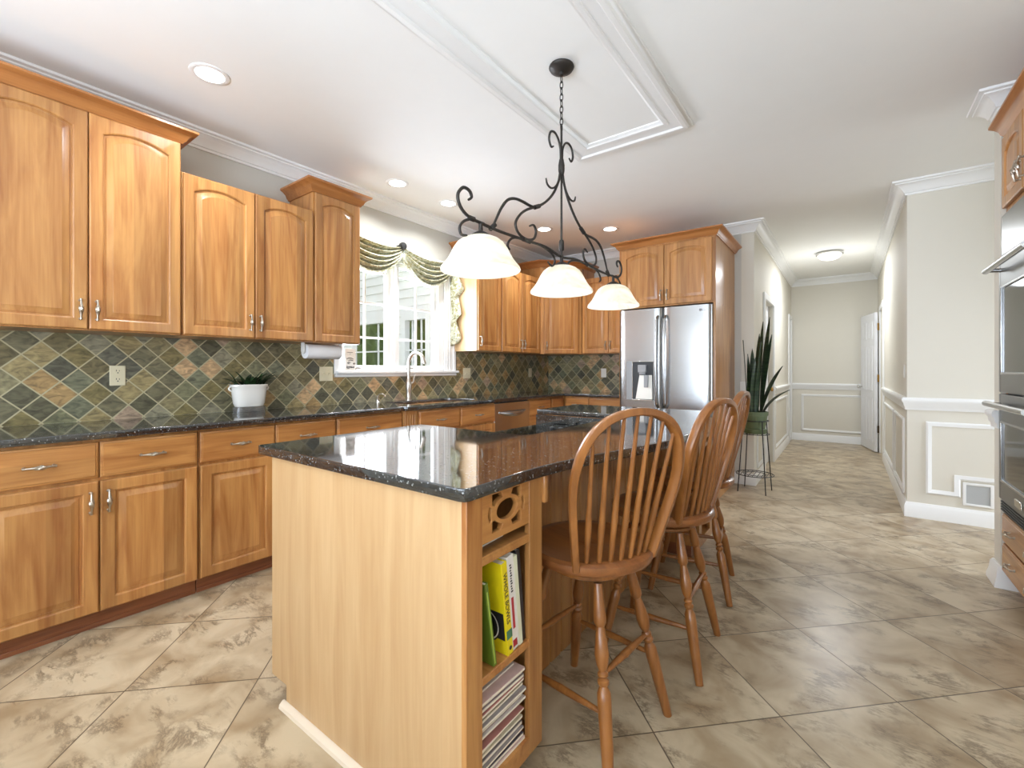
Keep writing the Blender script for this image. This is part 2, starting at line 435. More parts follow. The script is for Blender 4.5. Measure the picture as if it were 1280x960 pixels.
M = {}
M['wood'] = wood('honey_oak', lin(192, 139, 80), lin(152, 94, 46), 'z', bamt=.2)
M['wood_h'] = wood('honey_oak_horizontal', lin(190, 135, 76), lin(150, 92, 45), 'x')
M['wood_crown'] = wood('honey_oak_crown', lin(180, 120, 66), lin(150, 92, 46), 'x', bamt=0.04)
M['wood_dark'] = wood('toe_kick_oak', lin(150, 92, 58), lin(116, 66, 42), 'x', bamt=0.05)
M['veneer'] = wood('pale_oak_veneer', lin(200, 166, 122), lin(182, 144, 99), 'z', board=0.31, bamt=0.07, contrast=0.8, rough=0.38)
M['lit_side'] = wood('window_lit_cabinet_side', lin(206, 174, 130), lin(194, 160, 114), 'z', board=0.4, bamt=0.03, contrast=0.7)  # window light put into the colour: paler oak for the lit cabinet side
M['stool'] = wood('stool_oak', lin(154, 99, 49), lin(114, 68, 31), 'z', board=0.5, bamt=0.02, rough=0.28)
M['stool_seat'] = wood('stool_seat_oak', lin(150, 94, 50), lin(112, 66, 34), 'x', board=0.07, bamt=0.1, rough=0.3)
M['shoe'] = plain('pale_shoe_strip', lin(226, 210, 188), 0.5, noise=0.08)
M['granite'] = granite('black_granite')
M['slate_y'] = slate('slate_left', 'y'); M['slate_x'] = slate('slate_back', 'x')
M['floor'] = floor_mat()
M['wall'] = plain('wall_paint', lin(218, 213, 200), 0.7, noise=0.02)
M['wall_grey'] = plain('wall_paint_grey', lin(198, 196, 188), 0.7, noise=0.02)
M['ceiling'] = plain('ceiling_paint', lin(242, 242, 239), 0.8, noise=0.02)
M['trim'] = plain('white_trim', lin(236, 236, 234), 0.35, noise=0.01)
M['door'] = plain('white_door', lin(232, 233, 236), 0.4, noise=0.01)
M['pewter'] = plain('pewter', lin(190, 180, 165), 0.3, metal=1.0, noise=0.3, nscale=300)
M['iron'] = plain('wrought_iron', lin(62, 58, 54), 0.5, metal=0.6, noise=0.3, nscale=40)
M['black'] = plain('black_metal', lin(28, 28, 28), 0.45, noise=0.1)
M['brass'] = plain('brass', lin(190, 150, 80), 0.35, metal=1.0, noise=0.1)
M['bronze'] = plain('bronze', lin(84, 70, 54), 0.4, metal=0.8, noise=0.1)
M['steel'] = steel_mat('stainless', lin(168, 168, 167), 0.27)
M['steel_h'] = steel_mat('stainless_band', lin(200, 200, 198), 0.22, 'x')
M['steel_dark'] = steel_mat('dark_stainless', lin(120, 120, 118), 0.3, 'x')
M['nickel'] = plain('brushed_nickel', lin(196, 190, 180), 0.28, metal=1.0, noise=.05)
M['chrome'] = plain('chrome', lin(215, 213, 208), 0.12, metal=1.0)
M['glass_dark'] = plain('oven_glass', lin(38, 38, 36), 0.06, spec=0.7)
M['cooktop'] = plain('cooktop_glass', lin(10, 11, 12), 0.04, spec=0.8)
M['plastic_dark'] = plain('dark_plastic', lin(50, 52, 54), 0.4)
M['plastic_grey'] = plain('grey_plastic', lin(150, 152, 154), 0.35)
M['almond'] = plain('almond_plate', lin(216, 206, 174), 0.4)
M['white_plate'] = plain('white_plate', lin(232, 230, 222), 0.4)
M['ceramic'] = plain('white_ceramic', lin(236, 232, 224), 0.2, coat=0.5)
M['paper'] = plain('white_paper', lin(238, 238, 238), 0.9, bump=0.1, nscale=60)
M['soil'] = plain('soil', lin(60, 44, 32), 0.95, noise=0.5, nscale=80)
M['leaf_dark'] = plain('succulent_leaf', lin(38, 66, 34), 0.45, noise=0.5, nscale=30)
M['pot_green'] = plain('sage_pot', lin(86, 98, 66), 0.5, noise=0.08)
M['clear'] = plain('clear_plastic', lin(240, 236, 232), 0.05, trans=0.9)
M['fabric'] = fabric_mat()
M['glass'] = glass_mat('window_glass')
M['led'] = emit('lamp_lens', (1, 0.98, 0.94, 1), 6.0)
M['dome'] = emit('hall_dome', (1, 0.98, 0.95, 1), 1.6)
M['bulb'] = emit('lamp_bulb', (1, 0.95, 0.85, 1), 3.0)
M['vent'] = plain('grille_grey', lin(196, 196, 193), 0.5)
M['siding'] = plain('white_siding', lin(238, 238, 234), 0.6, noise=0.02)
M['hedge'] = plain('hedge_green', lin(112, 136, 66), 0.8, noise=0.8, nscale=9, bump=1.0)
M['hedge2'] = plain('hedge_dark', lin(70, 84, 46), 0.8, noise=0.8, nscale=7, bump=1.0)
M['lawn'] = plain('lawn_green', lin(110, 130, 70), 0.9, noise=0.5, nscale=3)


def shade_glass():
    m, nt, N, L, b = new_mat('alabaster_glass')
    tc = N.new('ShaderNodeTexCoord'); nz = N.new('ShaderNodeTexNoise'); nz.inputs['Scale'].default_value = 7; nz.inputs['Distortion'].default_value = 2.5; L.new(tc.outputs['Object'], nz.inputs['Vector'])
    r = N.new('ShaderNodeValToRGB'); e = r.color_ramp.elements
    e[0].position = 0.35; e[0].color = lin(232, 230, 220); e[1].position = 0.65; e[1].color = lin(252, 251, 246); L.new(nz.outputs[0], r.inputs[0])
    tr = N.new('ShaderNodeBsdfTranslucent'); L.new(r.outputs[0], tr.inputs[0]); L.new(r.outputs[0], b.inputs['Base Color']); b.inputs['Roughness'].default_value = 0.3
    mx = N.new('ShaderNodeMixShader'); mx.inputs[0].default_value = 0.74; L.new(b.outputs[0], mx.inputs[1]); L.new(tr.outputs[0], mx.inputs[2])
    L.new(mx.outputs[0], N['Material Output'].inputs['Surface'])
    return m


M['shade'] = shade_glass()


def snake_mat():
    m, nt, N, L, b = new_mat('snake_leaf')
    tc = N.new('ShaderNodeTexCoord'); mp = N.new('ShaderNodeMapping'); mp.inputs['Scale'].default_value = (5, 5, 34); L.new(tc.outputs['Object'], mp.inputs[0])
    nz = N.new('ShaderNodeTexNoise'); nz.inputs['Scale'].default_value = 1; nz.inputs['Detail'].default_value = 3; L.new(mp.outputs[0], nz.inputs['Vector'])
    r = N.new('ShaderNodeValToRGB'); e = r.color_ramp.elements
    e[0].position = 0.4; e[0].color = lin(24, 38, 24); e[1].position = 0.66; e[1].color = lin(56, 74, 44); L.new(nz.outputs[0], r.inputs[0])
    L.new(r.outputs[0], b.inputs['Base Color']); b.inputs['Roughness'].default_value = 0.4
    return m


M['snake'] = snake_mat()

# ------------------------------------------------------------------ room shell
XW, YB, YF, XHL, XHR, YR, YE, H = -3.38, 5.40, 5.25, -0.77, 0.40, 4.91, 9.15, 2.74
XO, YP0, YP1, XP, XEND, YREAR = 1.36, 3.61, 3.74, 0.685, 2.5, -2.4


def struct(mb, name, mat, label, cat, bevel=0.0, parent=None, loc=(0, 0, 0), rot=(0, 0, 0)):
    o = mb.build(name, mat, parent, loc, rot, bevel)
    if parent is None: tag(o, label, cat, None, 'structure')
    return o


struct(MB().box(-3.5, XEND + .12, -2.52, 9.3, -.1, 0), 'floor', M['floor'], 'beige marbled tile floor laid on the diagonal', 'floor')
struct(MB().box(-3.5, XEND + .12, -2.52, 9.3, H, H + .1), 'ceiling', M['ceiling'], 'white painted flat ceiling over the whole room', 'ceiling')
# left wall with the window opening
WY0, WY1, WZ0, WZ1 = 2.12, 3.36, 1.19, 2.24
mb = MB().box(XW - .12, XW, -2.5, WY0, 0, H).box(XW - .12, XW, WY1, 5.52, 0, H).box(XW - .12, XW, WY0, WY1, 0, WZ0).box(XW - .12, XW, WY0, WY1, WZ1, H)
struct(mb, 'wall_left', M['wall_grey'], 'pale grey wall behind the sink run of cabinets', 'wall')
struct(MB().box(XW - .12, -1.86, YB, YB + .12, 0, H), 'wall_back', M['wall_grey'], 'pale grey wall behind the short counter beside the fridge', 'wall')
struct(MB().box(-1.86, XHL - .12, YF, YF + .12, 0, H).box(-1.87, -1.86, YF, YB + .1, 0, H), 'wall_fridge', M['wall_grey'], 'grey wall strip right of the fridge cabinet', 'wall')
D1 = (5.95, 6.73)
mb = MB().box(XHL - .12, XHL, YF, D1[0], 0, H).box(XHL - .12, XHL, D1[1], YE + .12, 0, H).box(XHL - .12, XHL, D1[0], D1[1], 2.03, H)
struct(mb, 'wall_hall_left', M['wall'], 'cream hallway wall with a doorway on the left', 'wall')
struct(MB().box(XHL, XHR, YE, YE + .12, 0, H), 'wall_hall_end', M['wall'], 'cream wall closing the far end of the hallway', 'wall')
D2 = (7.70, 8.40)
mb = MB().box(XHR, XHR + .12, YR + .12, D2[0], 0, H).box(XHR, XHR + .12, D2[1], YE + .12, 0, H).box(XHR, XHR + .12, D2[0], D2[1], 2.05, H).box(XHR + .3, XHR + .32, D2[0] - .1, D2[1] + .1, 0, H)
struct(mb, 'wall_hall_right', M['wall'], 'cream hallway wall on the right with wainscot', 'wall')
struct(MB().box(XHR, XEND + .12, YR, YR + .12, 0, H), 'wall_right', M['wall'], 'cream wall with white wainscot and return grille', 'wall')
# passage end with a glazed opening, partition beside the ovens, oven-side wall, rear wall with added windows
mb = MB().box(XEND, XEND + .12, YP0, YR, 2.25, H).box(XEND, XEND + .12, YP0, YR, 0, .25).box(XEND, XEND + .12, YP0, 3.8, .25, 2.25).box(XEND, XEND + .12, 4.86, YR, .25, 2.25)
struct(mb, 'wall_passage', M['wall'], 'cream wall with a glazed opening at the side passage', 'wall')
struct(MB().box(XP, XEND, YP0, YP1, 0, H), 'wall_partition', M['wall'], 'white partition wall end beside the wall ovens', 'wall')
struct(MB().box(XO, XO + .12, -2.5, YP0, 0, H), 'wall_oven', M['wall'], 'cream wall behind the oven cabinet', 'wall')
RW = [(-2.2, -1.2), (-.9, .1), (.25, 1.25)]  # unseen openings added and spaced to suit the rear fill lights
mb = MB().box(XW, XO, YREAR - .12, YREAR, 2.35, H).box(XW, XO, YREAR - .12, YREAR, 0, .35)
xs = [XW] + [q for a in RW for q in a] + [XO]
for i in range(0, len(xs), 2): mb.box(xs[i], xs[i + 1], YREAR - .12, YREAR, .35, 2.35)
struct(mb, 'wall_rear', M['wall'], 'cream wall with three tall added windows behind the camera', 'wall')
for i, (a, b_) in enumerate(RW):
    w = MB()
    for (x0, x1, z0, z1) in ((a, a + .05, .35, 2.35), (b_ - .05, b_, .35, 2.35), (a, b_, .35, .4), (a, b_, 2.3, 2.35), ((a + b_) / 2 - .02, (a + b_) / 2 + .02, .4, 2.3), (a, b_, 1.33, 1.37)):
        w.box(x0, x1, YREAR - .08, YREAR - .02, z0, z1)
    struct(w, 'window_%d' % (i + 2), M['trim'], ('left', 'middle', 'right')[i] + ' white framed window added in the unseen rear wall', 'window')
w = MB()
for (y0, y1, z0, z1) in ((3.8, 3.85, .25, 2.25), (4.81, 4.86, .25, 2.25), (3.8, 4.86, .25, .3), (3.8, 4.86, 2.2, 2.25), (4.31, 4.35, .3, 2.2)):
    w.box(XEND + .03, XEND + .09, y0, y1, z0, z1)
struct(w, 'window_5', M['trim'], 'white framed glazed opening in the side passage', 'window')

# crown mouldings
cp = [(0, 2.635), (.012, 2.635), (.014, 2.65), (.022, 2.653), (.03, 2.672), (.052, 2.70), (.07, 2.712), (.078, 2.715), (.08, 2.722), (.098, 2.727), (.10, H), (0, H)]
path1 = [(XW, YREAR), (XW, YB), (-1.87, YB), (-1.87, YF), (XHL, YF), (XHL, YE), (XHR, YE), (XHR, YR), (XEND, YR)]
path2 = [(XEND, YP1), (XP, YP1), (XP, YP0), (XO, YP0), (XO, YREAR), (XW, YREAR)]
struct(molding(path1, cp), 'trim_1', M['trim'], 'white crown moulding along the kitchen and hallway ceiling', 'crown moulding')
struct(molding(path2, cp), 'trim_2', M['trim'], 'white crown moulding around the partition wall top', 'crown moulding')
# baseboards
bp_ = [(0, 0), (.018, 0), (.018, .09), (.012, .105), (.008, .12), (0, .12)]


def base(path, name, label): struct(molding(path, bp_), name, M['trim'], label, 'baseboard')


base([(-.955, YF), (XHL, YF), (XHL, D1[0] - .07)], 'baseboard_fridge', 'white baseboard around the wall corner by the plant stand')
base([(XHL, D1[1] + .07), (XHL, 8.62)], 'baseboard_hall_left', 'white baseboard on the left of the hallway')
base([(XHL, YE), (XHR, YE), (XHR, D2[1] + .06)], 'baseboard_hall_end', 'white baseboard at the hallway end')
base([(XHR, D2[0] - .07), (XHR, YR), (XEND, YR)], 'baseboard_right', 'white baseboard below the wainscot on the right')
bp2 = [(0, 0), (.03, 0), (.03, .02), (.02, .06), (.016, .10), (.006, .115), (0, .115)]
struct(molding([(XP + .6, YP1), (XP, YP1), (XP, YP0), (XP + .075, YP0)], bp2), 'baseboard_partition', M['trim'], 'white flared baseboard block at the partition foot', 'baseboard')
# chair rails
cr = [(0, .875), (.012, .875), (.014, .90), (.022, .91), (.024, .93), (.034, .945), (.034, .965), (.026, .975), (0, .975)]
struct(molding([(XHL, YF + .02), (XHL, D1[0] - .07)], cr), 'trim_3', M['trim'], 'white chair rail left of the hallway doorway', 'chair rail')
struct(molding([(XHL, D1[1] + .07), (XHL, 8.62)], cr), 'trim_4', M['trim'], 'white chair rail beyond the hallway doorway', 'chair rail')
struct(molding([(XHL, YE), (XHR, YE)], cr), 'trim_5', M['trim'], 'white chair rail across the hallway end wall', 'chair rail')
struct(molding([(XHR, D2[0] - .07), (XHR, YR), (XEND, YR)], cr), 'trim_6', M['trim'], 'white chair rail on the right wall by the ovens', 'chair rail')
struct(molding([(XP + .5, YP1), (XP, YP1), (XP, YP0)], cr), 'trim_7', M['trim'], 'short white chair rail piece on the partition end', 'chair rail')


# wainscot panel mouldings; rz turns local -y to face the room
def wains(name, u0, u1, z0, z1, loc, rz, label):
    o = frame_molding(u0, u1, z0, z1, .035, .016).build(name, M['trim'], None, loc, (0, 0, rz)); tag(o, label, 'panel moulding', None, 'structure')


wains('trim_8', -.62, .26, .17, .79, (0, YE, 0), 0, 'rectangular panel moulding on the hallway end wall')
wains('trim_9', 5.42, 5.83, .15, .79, (XHL, 0, 0), PI / 2, 'panel moulding behind the plant stand')
wains('trim_10', 6.93, 8.45, .15, .80, (XHL, 0, 0), PI / 2, 'panel moulding on the left hallway wall past the door')
wains('trim_11', -6.0, -5.08, .15, .79, (XHR, 0, 0), -PI / 2, 'nearer panel moulding on the right hallway wall')
wains('trim_12', -7.5, -6.12, .15, .79, (XHR, 0, 0), -PI / 2, 'farther panel moulding on the right hallway wall')
# notched panel beside the grille
mb = MB(); prof = [(0, 0), (0, .010), (.010, .016), (.022, .011), (.035, .006), (.035, 0)]
pts = [(.515, .205), (.715, .205), (.715, .34), (1.30, .34), (1.30, .785), (.515, .785)]
loops = []
for i in range(6):
    p = Vector(pts[i]); d0 = (p - Vector(pts[i - 1])).normalized(); d1 = (Vector(pts[(i + 1) % 6]) - p).normalized()
    n0 = Vector((-d0.y, d0.x)); n1 = Vector((-d1.y, d1.x)); m_ = (n0 + n1) / (1 + n0.dot(n1))
    loops.append([(p.x + m_.x * a, YR - b_, p.y + m_.y * a) for a, b_ in prof])
loops.append(loops[0]); mb.loft(loops, False, False, True)
struct(mb, 'trim_13', M['trim'], 'notched panel moulding above the return grille', 'panel moulding')

# ceiling tray frame above the island
TX0, TX1, TY0, TY1 = -1.575, -.765, .98, 2.93
band = [(TX0, TY0), (TX1, TY0), (TX1, TY1), (TX0, TY1)]
tp = [(-.0, H), (.0, H - .012), (.008, H - .02), (.02, H - .022), (.028, H - .032), (.05, H - .032), (.06, H - .022), (.115, H - .018), (.12, H - .024), (.142, H - .022), (.15, H - .012), (.162, H - .006), (.164, H)]
struct(molding(band, tp, -1, True), 'trim_14', M['trim'], 'white rectangular moulding frame on the ceiling over the island', 'ceiling moulding')


# doors of the hallway
def casing(mb, axis_pos, a, b_, top, w=.07, d=.02, face='x', s=1):
    for (p, q, z0, z1) in ((a - w, a, 0, top + w), (b_, b_ + w, 0, top + w), (a, b_, top, top + w)):
        mb.box(min(axis_pos, axis_pos + s * d), max(axis_pos, axis_pos + s * d), p, q, z0, z1)
    return mb


def panel_door(w, h, t=.035, six=True):
    mb = MB(); mb.box(0, w, 0, t, 0, h)
    zs = ((.12, .78), (.88, 1.55), (1.65, h - .12))
    for z0, z1 in zs:
        for x0, x1 in ((.1, w / 2 - .045), (w / 2 + .045, w - .1)):
            for y, s in ((0, 1), (t, -1)):
                fr = frame_molding(x0, x1, z0, z1, .03, .006)
                mb.add([(p[0], (y + p[1]) if s == 1 else (y - p[1]), p[2]) for p in fr.v], fr.f)
    return mb


t = tag(casing(MB(), XHL, D1[0], D1[1], 2.03).build('door_1', M['trim'], bevel=.003), 'closed white door on the left of the hallway', 'door', None, 'structure')
panel_door(D1[1] - D1[0] - .01, 2.02).build('door_leaf', M['door'], t, (XHL - .05, D1[0] + .005, .005), (0, 0, PI / 2))
MB().box(XHL - .12, XHL - .09, D1[0], D1[1], 0, 2.03).build('door_jamb', M['wall_grey'], t)
MB().lathe([(.0, 0), (.012, 0), (.012, .03), (.026, .045), (.026, .06), (0, .068)], 12).build('door_handle', M['brass'], t, (XHL - .05, D1[1] - .07, .95), (0, PI / 2, 0))
t = tag(MB().box(XHL, XHL + .02, 8.64, 8.72, 0, 2.12).box(XHL, XHL + .02, 9.05, 9.12, 0, 2.12).box(XHL, XHL + .02, 8.72, 9.05, 2.05, 2.12).build('door_2', M['trim'], bevel=.003), 'white cased doorway at the far left of the hallway', 'door', None, 'structure')
MB().box(XHL, XHL + .006, 8.72, 9.05, 0, 2.05).build('door_leaf', M['door'], t)
t = tag(casing(MB(), XHR, D2[0], D2[1], 2.05, s=-1).build('door_3', M['trim'], bevel=.003), 'open white door with brass hinges near the hallway end', 'door', None, 'structure')
ang = math.atan2(.60, -.135)
leaf = panel_door(.66, 2.03).build('door_leaf', M['door'], t, (XHR - .035, D2[1] + .02, .01), (0, 0, ang))
for hz, mt in ((1.82, 'brass'), (1.07, 'brass'), (.33, 'bronze')):
    MB().box(-.028, .03, -.006, .0, -.05, .05).box(-.032, -.024, -.010, .012, -.052, .052).lathe([(.008, -.055), (.008, .055)], 10, (-.004, -.008, 0)).build('hinge', M[mt], leaf, (0, 0, hz), bevel=.001)
MB().lathe([(0, 0), (.012, 0), (.012, .03), (.026, .045), (.026, .06), (0, .068)], 12).build('door_handle', M['chrome'], leaf, (.6, .035, .93), (-PI / 2, 0, 0))

# return grille
g = thing('return_air_grille', 'grey louvred return air grille low in the white wainscot', 'air grille', (.811, YR, .17))
fr = MB()
for (x0, x1, z0, z1) in ((-.085, -.066, -.02, .155), (.066, .085, -.02, .155), (-.066, .066, -.02, -.004), (-.066, .066, .139, .155)): fr.box(x0, x1, -.014, 0, z0, z1)
fr.build('frame', M['trim'], g, bevel=.002)
lv = MB()
for i in range(14):
    z = .0 + i * .0102
    lv.add([(-.066, -.010, z - .004), (.066, -.010, z - .004), (.066, -.002, z + .005), (-.066, -.002, z + .005)], [(0, 1, 2, 3)])
lv.box(-.066, .066, -.0015, 0, -.004, .139)
lv.build('louvres', M['vent'], g, smooth=False)

# ------------------------------------------------------------------ kitchen window
win = tag(thing('window_1', 'white double casement window with grid panes above the sink', 'window'), kind='structure')
wf = MB()
for y0, y1 in ((WY0, 2.16), (2.683, 2.75), (3.276, WY1)): wf.box(XW - .10, XW - .005, y0, y1, WZ0, WZ1)
wf.box(XW - .10, XW - .005, WY0, WY1, WZ1 - .03, WZ1).box(XW - .10, XW - .005, WY0, WY1, WZ0, WZ0 + .012)
for y0, y1 in ((2.085, 2.13), (WY1 - .01, 3.50)):
    wf.box(XW, XW + .018, y0, y1, WZ0 - .02, WZ1 + .09)
    if y1 - y0 > .1:
        wf.box(XW, XW + .028, y1 - .03, y1, WZ0 - .02, WZ1 + .09).box(XW, XW + .024, y0 + .025, y0 + .04, WZ0 - .02, WZ1)
        wf.box(XW, XW + .024, y0 + .06, y0 + .075, WZ0 - .02, WZ1)
wf.box(XW, XW + .018, 2.13, WY1 - .01, WZ1, WZ1 + .09)
wf.box(XW - .03, XW + .012, 2.705, 2.728, WZ0, WZ1)
wf.build('window_frame', M['trim'], win, bevel=.003)
MB().box(XW - .06, XW + .05, 2.10, 3.53, WZ0 - .022, WZ0 + .004).box(XW, XW + .022, 2.10, 3.52, WZ0 - .05, WZ0 - .022).build('window_sill', M['trim'], win, bevel=.006)
for y0, y1 in ((2.16, 2.683), (2.75, 3.276)):
    s = MB(); z0, z1 = WZ0 + .012, WZ1 - .03; q = .04
    for (a, b_, c, d) in ((y0, y0 + q, z0, z1), (y1 - q, y1, z0, z1), (y0 + q, y1 - q, z0, z0 + q), (y0 + q, y1 - q, z1 - q, z1)): s.box(XW - .075, XW - .035, a, b_, c, d)
    ym = (y0 + y1) / 2
    s.box(XW - .062, XW - .045, ym - .009, ym + .009, z0, z1)
    for z in (1.49, 1.80, 2.09): s.box(XW - .061, XW - .046, y0, y1, z - .009, z + .009)
    so = s.build('sash', M['trim'], win, bevel=.002)
    MB().box(XW - .055, XW - .052, y0 + .02, y1 - .02, z0 + .02, z1 - .02).build('pane', M['glass'], so)
    MB().box(-.02, .012, -.012, .012, 0, .008).tube([(0, 0, .008), (.01, .02, .016), (.012, .055, .014)], .004).build('crank_handle', M['bronze'], win, (XW - .03, ym - .12, WZ0 + .012))

# ------------------------------------------------------------------ outdoors beyond the window
struct(MB().box(-22, -3.52, -8, 18, -.5, -.4), 'lawn', M['lawn'], 'green lawn outside the kitchen window', 'lawn')
SX0, SX1, SY = -10.0, -3.52, 4.55
hwin = [(-6.80, -5.72), (-5.45, -4.86), (-4.74, -4.15)]
sb = MB(); z = -.4
while z < 3.4:
    zt = z + .135
    segs = [(SX0, SX1)]
    if zt > .62 and z < 2.0:
        ed_ = [SX0] + [q for a in hwin for q in (a[0] - .01, a[1] + .01)] + [SX1]
        segs = [(ed_[i], ed_[i + 1]) for i in range(0, len(ed_), 2)]
    for a, b_ in segs:
        sb.add([(a, SY - .022, z), (b_, SY - .022, z), (b_, SY, zt), (a, SY, zt), (a, SY + .1, z), (b_, SY + .1, z), (b_, SY + .1, zt), (a, SY + .1, zt)],
               [(0, 1, 2, 3), (4, 7, 6, 5), (0, 4, 5, 1), (3, 2, 6, 7), (0, 3, 7, 4), (1, 5, 6, 2)])
    z = zt
ow = tag(sb.build('house_wall_outside', M['siding'], smooth=False), 'white lap siding wall of the house wing outside', 'wall', None, 'structure')
for (a, b_) in hwin:
    f = MB()
    for (x0, x1, z0, z1) in ((a - .02, a + .07, .54, 2.15), (b_ - .07, b_ + .02, .54, 2.15), (a + .07, b_ - .07, .54, .7), (a + .07, b_ - .07, 1.95, 2.15)): f.box(x0, x1, SY - .045, SY + .05, z0, z1)
    for k in range(1, 3):
        x = a + (b_ - a) * k / 3; f.box(x - .011, x + .011, SY - .01, SY + .012, .7, 1.95)
    for k in range(1, 3):
        z = .7 + 1.2 * k / 3; f.box(a + .07, b_ - .07, SY - .01, SY + .012, z - .011, z + .011)
    f.build('window_frame', M['trim'], ow)
rnd = random.Random(3)
bm = bmesh.new(); bmesh.ops.create_grid(bm, x_segments=90, y_segments=46, size=1)
for v in bm.verts:
    u, w_ = v.co.x, v.co.y
    a_ = PI * (w_ + 1) / 2
    r_ = 1 + .10 * math.sin(11 * u + 3 * w_) + .10 * math.sin(23 * u - 9 * w_) + .08 * math.sin(47 * u + 21 * w_) + rnd.uniform(-.06, .06)
    v.co = (-8.5 + 6.5 * u, 8.2 - 1.1 * math.cos(a_) * r_, -.42 + 3.4 * math.sin(a_) ** .6 * r_)
me = bpy.data.meshes.new('hedge'); bm.to_mesh(me); bm.free(); me.materials.append(M['hedge'])
tag(link('hedge', me), 'tall green hedge beyond the siding wall outside the window', 'hedge')
for i, (x, y, r, lb) in enumerate([(-12.5, 13.5, 1.9, 'dark green tree farther left behind the garden hedge'), (-6.0, 13.0, 1.7, 'dark green tree farther right behind the garden hedge')]):
    t = thing('garden_tree', lb, 'tree', (x, y, -.4), 0, 'trees in the garden')
    MB().axis_lathe((0, 0, -.02), (0, 0, r * 1.2), [(.18, 0), (.13, .4), (.10, 1)]).build('trunk', M['soil'], t)
    bm = bmesh.new(); bmesh.ops.create_icosphere(bm, subdivisions=4, radius=r)
    for v in bm.verts:
        n = v.co.normalized(); k = 1 + .16 * math.sin(7 * n.x + i) * math.sin(6 * n.y) + .12 * math.sin(13 * n.z + 2 * i) + rnd.uniform(-.05, .05)
        v.co = v.co * k; v.co.z = v.co.z * 1.3 + r * 1.9
    me = bpy.data.meshes.new('crown'); bm.to_mesh(me); bm.free(); me.materials.append(M['hedge2']); link('crown', me, t)

# ------------------------------------------------------------------ cabinets


def arch_loop(w, h, ins, arch, y, k=14, ftop=None):
    x0, x1 = ins, w - ins
    pts = [(x0, y, ins), (x1, y, ins)]
    for i in range(k + 1):
        s = i / k; x = x1 + (x0 - x1) * s
        z = h - ins - arch * (2 * s - 1) ** 2
        pts.append((x, y, z))
    return pts


_dm = {}


def door_mesh(w, h, arch, mat):
    key = ('d', round(w, 3), round(h, 3), arch, mat.name)
    if key not in _dm:
        T = .02; f = .055
        L = [arch_loop(w, h, 0.0015, 0, 0), arch_loop(w, h, 0, 0, -.003), arch_loop(w, h, 0, 0, -T + .005), arch_loop(w, h, .002, 0, -T + .002), arch_loop(w, h, .006, 0, -T),
             arch_loop(w, h, f - .005, arch, -T), arch_loop(w, h, f, arch, -T + .003), arch_loop(w, h, f + .002, arch, -T + .011), arch_loop(w, h, f + .009, arch, -T + .0115),
             arch_loop(w, h, f + .011, arch, -T + .009), arch_loop(w, h, f + .036, arch, -T + .002), arch_loop(w, h, f + .037, arch, -T + .0012), arch_loop(w, h, f + .045, arch, -T + .0012)]
        _dm[key] = MB().loft(L).mesh('door', mat, True, 25)
    return _dm[key]


def drawer_mesh(w, h, mat):
    key = ('r', round(w, 3), round(h, 3), mat.name)
    if key not in _dm:
        T = .02
        L = [arch_loop(w, h, 0.0015, 0, 0, 2), arch_loop(w, h, 0, 0, -.003, 2), arch_loop(w, h, 0, 0, -T + .008, 2), arch_loop(w, h, .003, 0, -T + .005, 2), arch_loop(w, h, .010, 0, -T + .003, 2), arch_loop(w, h, .012, 0, -T, 2)]
        _dm[key] = MB().loft(L).mesh('drawer', mat, True, 25)
    return _dm[key]


def handle_mesh():
    if 'h' not in _dm:
        mb = MB(); n = 18; loops = []
        for k in range(33):
            q = k / 32; z = -.052 + .104 * q; e = abs(2 * q - 1)
            bulge = math.exp(-(e / .38) ** 2)
            r0 = .0042 + .0052 * bulge + (.0012 if e > .93 else 0)
            y = -.026 + .008 * e * e
            loops.append([((r0 * (1 + .26 * bulge * math.sin(4 * (2 * PI * i / n) + 210 * z))) * math.cos(2 * PI * i / n), y + (r0 * (1 + .26 * bulge * math.sin(4 * (2 * PI * i / n) + 210 * z))) * math.sin(2 * PI * i / n), z) for i in range(n)])
        mb.loft(loops)
        for z in (-.045, .045): mb.axis_lathe((0, 0, z), (0, -.020, z), [(.0075, 0), (.0065, .15), (.004, .3), (.0045, 1)])
        _dm['h'] = mb.mesh('handle', M['pewter'])
    return _dm['h']


